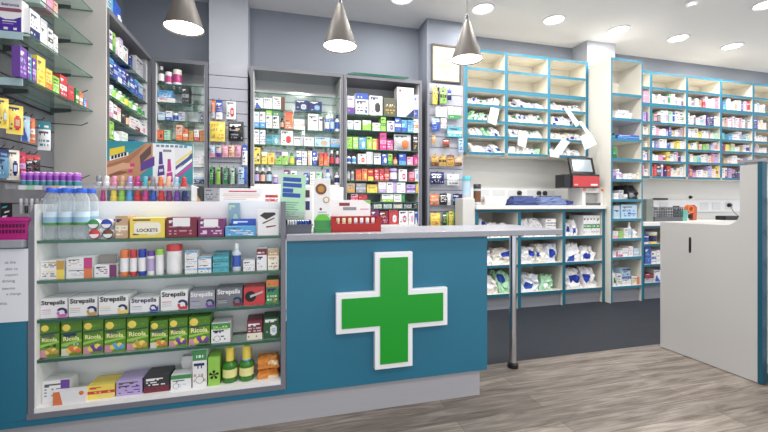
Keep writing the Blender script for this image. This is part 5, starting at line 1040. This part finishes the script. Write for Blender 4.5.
row(tph('sixth shelf from top'), TG, TY, ZT[4], [(614.0, 618.8, .06, 'box', 'white', 'silver', 'mid'), (619.3, 623.6, .09, 'box', 'silver', 'grey', 'text'), (624.1, 627.5, .05, 'box', 'white', 'grey', 'band'), (628.4, 640.0, .15, 'bag', 'charcoal', 'grey', {'desc': 'dark bin bag slumped in corner', 'd': .25})], .1)
row(tph('fourth shelf from bottom'), TG, TY, ZT[3], [(613.5, 619.8, .13, 'box', 'pale_blue', 'silver', 'top'), (621.2, 637.1, .14, 'box', 'pale_blue', 'blue', 'text', {'desc': 'wide pale blue file box'})], .2)
row(tph('third shelf from bottom'), TG, TY, ZT[2], [(613.5, 618.3, .07, 'box', 'white', 'pink', 'band'), (618.8, 622.6, .07, 'box', 'lime', 'green', 'text'), (624.6, 628.4, .1, 'box', 'white', 'silver', 'text'), (628.9, 632.3, .16, 'bottle', 'white', 'white', 'pale_blue'), (633.2, 638.1, .09, 'bag', 'white', 'silver', {'d': .1})], .12)
row(tph('second shelf from bottom'), TG, TY, ZT[1], [(613.0, 617.8, .05, 'box', 'white', 'magenta', 'half'), (618.3, 622.6, .06, 'box', 'white', 'magenta', 'band'), (623.1, 628.4, .08, 'box', 'white', 'silver', 'mid'), (628.9, 633.2, .1, 'box', 'white', 'pink', 'text'), (633.7, 639.0, .08, 'box', 'pale_blue', 'white', 'mid')], .12)
row(tph('bottom shelf'), TG, TY, ZT[0], [(613.0, 616.9, .17, 'bag', 'white', 'green', {'d': .15}), (617.3, 621.7, .12, 'box', 'white', 'green', 'text'), (622.2, 631.3, .09, 'box', 'white', 'blue', 'top'), (622.2, 630.4, .08, 'box', 'pale_blue', 'navy', 'top', {'zb': .092}), (632.3, 639.0, .08, 'box', 'cream', 'orange', 'half')], .15)

# ---- stock shelves: medicine boxes
SG = 'medicine boxes on the stock shelves'
BAYN = ['hidden', 'first', 'second', 'third', 'fourth']; SROW = ['bottom', 'second', 'third', 'fourth', 'fifth', 'top filled']
over = {  # (row, bay): colours to work in, in order from the left
    (5, 1): ['white', 'peach', 'white', 'white', 'silver', 'pale_blue', 'white', 'white', 'white', 'pink'], (5, 2): ['cream', 'white', 'white', 'tan', 'red', 'white', 'white', 'white', 'pink'], (5, 3): ['pale_blue', 'sky', 'white', 'white', 'cream', 'white', 'blue', 'white', 'cream'],
    (4, 1): ['green', 'brown', 'brown', 'white', 'white', 'mint', 'white', 'white', 'white'], (4, 2): ['cream', 'white', 'purple', 'white', 'silver', 'white', 'purple', 'navy', 'white'], (4, 3): ['silver', 'tan', 'white', 'white', 'white', 'pink', 'white', 'grey', 'white'],
    (3, 1): ['white', 'pink', 'white', 'white', 'pale_blue', 'blue', 'white', 'white', 'peach', 'silver'], (3, 2): ['white', 'white', 'cream', 'yellow', 'white', 'white', 'tan', 'white', 'mint'], (3, 3): ['aqua', 'teal', 'sky', 'white', 'white', 'white', 'pale_blue', 'white'],
    (2, 1): ['white', 'lilac', 'white', 'white', 'blue', 'white', 'yellow', 'yellow', 'white'], (2, 2): ['yellow', 'cream', 'white', 'lime', 'lime', 'lime', 'orange', 'pale_blue', 'white'], (2, 3): ['purple', 'yellow', 'lime', 'mint', 'white', 'tan', 'white', 'white'],
    (1, 1): ['white', 'white', 'pink', 'white', 'yellow', 'white', 'silver', 'navy', 'white'], (1, 2): ['teal', 'white', 'mint', 'aqua', 'cream', 'white', 'cream', 'pink', 'lilac'], (1, 3): ['silver', 'tan', 'white', 'white', 'peach', 'lilac', 'lilac', 'white'],
    (0, 1): ['orange', 'red', 'charcoal', 'pink', 'navy', 'red', 'white', 'cream', 'white', 'white'], (0, 2): ['magenta', 'magenta', 'pink', 'white', 'white', 'cream', 'lilac', 'cream', 'yellow'], (0, 3): ['white', 'blue', 'lilac', 'navy', 'navy', 'purple', 'white', 'white'],
}
rs = random.Random(5); ACC = ['blue', 'purple', 'pink', 'sky', 'silver', 'green', 'silver', 'lilac', 'grey', 'peach', 'pale_blue', 'tan', 'pink', 'red']
for r_ in range(6):
    for b in range(5):
        x0, x1 = XR[b]+.021, XR[b+1]-.021
        if b == 0: x0 = 3.93; 
        if b == 4: x1 = 5.95
        z = ZR[r_]; zt = ZR[r_+1]-.028 - (.016 if r_+1 == 5 else 0)
        cs = over.get((r_, b)) or [rs.choice(['white', 'white', 'cream', 'pale_blue', 'pink', 'white', 'lilac', 'purple' if b == 4 else 'mint']) for _ in range(2 if b == 0 else 4)]
        ws = [rs.uniform(.7, 1.3) for _ in cs]; sc = (x1-x0)/sum(ws); x = x0
        for c, wk in zip(cs, ws):
            w = wk*sc; h = (zt-z)*rs.uniform(.5, .93); a = rs.choice([q for q in ACC if q != c]); stl = rs.choice(['text', 'mid', 'text', 'text', 'half', 'top', 'text'])
            kind = 'tub' if rs.random() < .12 and w < .07 else 'box'
            if kind == 'tub': h = max(h, w*1.1); o, ds = product('tub', w-.003, 0, min(h, zt-z), (c, rs.choice(['white', 'white', a]), a))
            else: o, ds = product('box', w-.003, rs.uniform(.09, .15), h, (c, a, stl), 'medicine_box')
            o.location = (x + w/2, 3.452 + rs.uniform(0, .012), z+.0006); tag(o, group=SG); label_in_row(o, ds, f'{SROW[r_]} row, {BAYN[b] if b else "half hidden"} stock bay'); x += w
row('top shelf under the desk', 'goods under the desk', 3.19, ZQ[2], [(645, 650.5, .1, 'tub', 'white', 'blue', 'blue'), (651, 660, .12, 'tub', 'yellow', 'white', 'navy')], .1)
row('middle shelf under the desk', 'goods under the desk', 3.19, ZQ[1], [(645, 651, .18, 'box', 'blue', 'sky', 'text'), (651.5, 656, .13, 'box', 'white', 'blue', 'mid'), (656.5, 661, .14, 'box', 'white', 'silver', 'text')], .12)
row('bottom shelf under the desk', 'goods under the desk', 3.19, ZQ[0], [(645, 654, .04, 'box', 'silver', 'navy', 'text'), (645, 653.5, .05, 'box', 'maroon', 'red', 'mid', {'zb': .042, 'desc': 'maroon box lying on silver one'}), (654.5, 662, .12, 'box', 'white', 'blue', 'diag')], .15)

# ---- desk things on the right
DZ = .81
tr2 = root('socket_trunking', (4.9, 3.68, .98), 'white socket trunking above the long desk', 'trunking')
under(tr2, MB().box(3.65, 6.2, 3.665, 3.687, .90, 1.05, '#e6e6e8'), 'trunking', M['satin'], bevel=.003)
for u in (664, 704, 716, 729): x = XU(u, 3.665); under(tr2, MB().box(x-.07, x+.07, 3.659, 3.6645, .93, 1.02, '#d6d7d9'), 'socket_plate', M['satin'], bevel=.002)
o = root('power_plug', (XU(728.5, 3.658), 3.658, .985), 'black power plug with grey cable above the long desk', 'plug')
MB().lathe([(.026, 0), (.026, .024), (.014, .036)], 14, 'black', axis='Y').build('plug_body', M['black'], o, True)
MB().tube([(0, -.036, -.01), (-.06, -.07, -.03), (-.10, -.12, -.08), (-.07, -.16, -.14), (.0, -.2, -.165)], .005, 8, 'grey').build('cable', M['gloss'], o, True)
o = root('wall_hook', (XU(692, 3.66), 3.687, 1.085), 'small dark hook on the wall above the desk', 'hook')
MB().lathe([(.02, 0), (.02, .012), (.008, .03)], 12, 'charcoal', axis='Y').build('knob', M['black'], o, True); MB().box(-.03, .03, -.004, 0, -.012, .012, 'silver').build('base_plate', M['satin'], o)
o = MB().box(-.11, .11, -.02, 0, 0, .02, 'charcoal').build('pen_rail', M['black'], bevel=.003); o.location = (XU(660, 3.66), 3.664, 1.051); tag(o, 'thin black pen rail on top of desk trunking', 'rail')
# stack of baskets
for k in range(8):
    m = MB(); a, b = XU(645, 3.3), XU(651.5, 3.3); w = b-a
    m.prism([(-w/2, 0), (w/2, 0), (w/2+.006, .03), (-w/2-.006, .03)], 0, .003, '#7d857f').prism([(-w/2, 0), (w/2, 0), (w/2+.006, .03), (-w/2-.006, .03)], .197, .2, '#7d857f').box(-w/2, -w/2+.003, .003, .197, 0, .03, '#7d857f').box(w/2-.003, w/2, .003, .197, 0, .03, '#7d857f').box(-w/2, w/2, 0, .2, 0, .003, '#7d857f')
    o = m.build('stacking_basket', M['gloss']); o.location = ((a+b)/2, 3.28, DZ + .0305*k); tag(o, f'grey green tray stacked beside the shelf tower, {ORD[k]} from the desk up', 'tray', 'stacked trays on the desk')
# dark wire basket with slats
a, b = XU(653, 3.3), XU(681, 3.3); w = b-a; hh = P(667, 207, Y=3.3).z - DZ
wb = root('desk_basket', ((a+b)/2, 3.28, DZ), 'dark grey slotted basket on the long desk', 'basket')
m = MB(); wallbox(m, -w/2, w/2, 0, .2, 0, hh*.3, .004, '#55575c')
for k in range(3): m.box(-w/2, w/2, -.002, .002, hh*(.42+.2*k), hh*(.50+.2*k), '#55575c').box(-w/2, w/2, .198, .202, hh*(.42+.2*k), hh*(.50+.2*k), '#55575c')
for k in range(13): x = -w/2 + w*k/12; m.box(x-.003, x+.003, -.002, .002, hh*.3, hh, '#55575c').box(x-.003, x+.003, .198, .202, hh*.3, hh, '#55575c')
m.build('slatted_body', M['gloss'], wb); wm = MB(); wm.box(-w/2-.004, w/2+.004, -.005, .005, hh*.94, hh, '#6a6c72').box(-w/2-.004, w/2+.004, .195, .205, hh*.94, hh, '#6a6c72').box(-w/2-.004, -w/2+.004, 0, .2, hh*.94, hh, '#6a6c72').box(w/2-.004, w/2+.004, 0, .2, hh*.94, hh, '#6a6c72'); wm.build('rim', M['gloss'], wb)
for k in range(4):
    o, _ = product('box', w*.2, .15, hh*1.05, (['white', 'silver', 'white', 'charcoal'][k], 'grey', 'text'), 'paper_pad'); o.location = (wb.location.x - w*.36 + w*.24*k, 3.305, DZ+.0045); tag(o, f'{["white", "silver", "second white", "charcoal"][k]} pad standing in the dark slotted basket', 'pad', 'pads in the desk basket')
a, b = XU(681.5, 3.3), XU(688, 3.3)
o = MB().prism([(-.045, 0), (.03, 0), (.045, .12), (-.02, .13)], 0, .12, '#5fae9e').build('green_folder', M['card']); o.location = ((a+b)/2, 3.3, DZ); tag(o, 'pale green folder leaning at the basket end', 'folder')
o = root('tape_holder', (XU(691, 3.45), 3.45, DZ), 'orange tape gun standing behind the green folder', 'tape gun')
MB().lathe([(.05, -.025), (.05, .025), (.03, .025), (.03, -.025), (.05, -.025)], 20, '#d8703a', (-.03, 0, .13), 'Y', cap=False).build('tape_roll', M['gloss'], o, True)
MB().prism([(.0, 0), (.06, 0), (.07, .15), (.03, .18), (.01, .1)], -.02, .02, '#b85a34').build('handle', M['gloss'], o); MB().box(-.03, .02, -.012, .012, .02, .07, 'charcoal').build('grip', M['black'], o)
a, b = XU(728, 3.3), XU(742, 3.3)
o = MB().box(-(b-a)/2, (b-a)/2, 0, .12, 0, .05, 'charcoal').build('power_adapter', M['black'], bevel=.008); o.location = ((a+b)/2, 3.32, DZ); tag(o, 'black power adapter lying on the long desk', 'adapter')

# ================================================================== WHITE GONDOLA END ON THE RIGHT
gx = 2.57
gd = root('gondola_unit', (gx, 1.8, 0), 'white gondola shelf unit with cut-away side panel and teal post', 'shelving')
arc = [(1.70 - .08*math.sin(a), .954 - .08*math.cos(a)) for a in [i*(math.pi/2)/8 for i in range(9)]]
outline = [(1.535, .004), (2.104, .004), (2.104, .874)] + arc + [(1.62, 1.222), (1.535, 1.222)]
under(gd, MB().prism(outline, gx, gx+.022, '#bcbab8', plane='YZ'), 'side_panel', M['satin'])
under(gd, MB().box(gx, gx+.036, 1.512, 1.5345, .004, 1.235, '#125064'), 'teal_post', M['satin'])
under(gd, MB().box(gx-.004, gx+.9, 1.512, 1.63, 1.2355, 1.25, '#8f9094'), 'cap_rail', M['satin'])
under(gd, MB().box(gx+.022, gx+1.0, 1.63, 2.10, .84, .872, '#b0aeac'), 'low_top', M['satin'])
under(gd, MB().box(gx+.0225, gx+1.0, 1.86, 1.875, .004, 1.22, '#d8d6d4') if False else MB().box(gx+.0225, gx+1.0, 1.60, 1.615, .004, 1.235, '#d8d6d4'), 'back_panel', M['satin'])
under(gd, MB().box(gx+.0225, gx+1.0, 2.08, 2.104, .004, .84, '#d4d2d0'), 'rear_panel', M['satin'])
for z in (1.03, .85, .67, .49, .31, .135): under(gd, MB().box(gx+.0365, gx+1.0, 1.35, 1.5995, z-.02, z, '#e2e0de', front='#125064'), 'shelf', M['satin'])
fp = MB().lathe([(.012, -.05), (.015, -.035), (.015, .035), (.012, .05)], 12, '#1c1c1e').build('finger_pull', M['black'], gd, True); p = P(690, 245, X=gx); fp.location = Vector((gx, p.y, p.z)) - Vector(gd.location); fp.scale = (.25, .55, 1)

finish_labels()

# ================================================================== LIGHT AND VIEW
w = bpy.data.worlds.new('world'); scene.world = w; w.use_nodes = True
bg = w.node_tree.nodes['Background']; bg.inputs['Color'].default_value = (.93, .96, 1, 1); bg.inputs['Strength'].default_value = 1.15
vs = scene.view_settings; vs.view_transform = 'Standard'; vs.look = 'None'; vs.gamma = 1; vs.exposure = 0.0; vs.use_curve_mapping = False
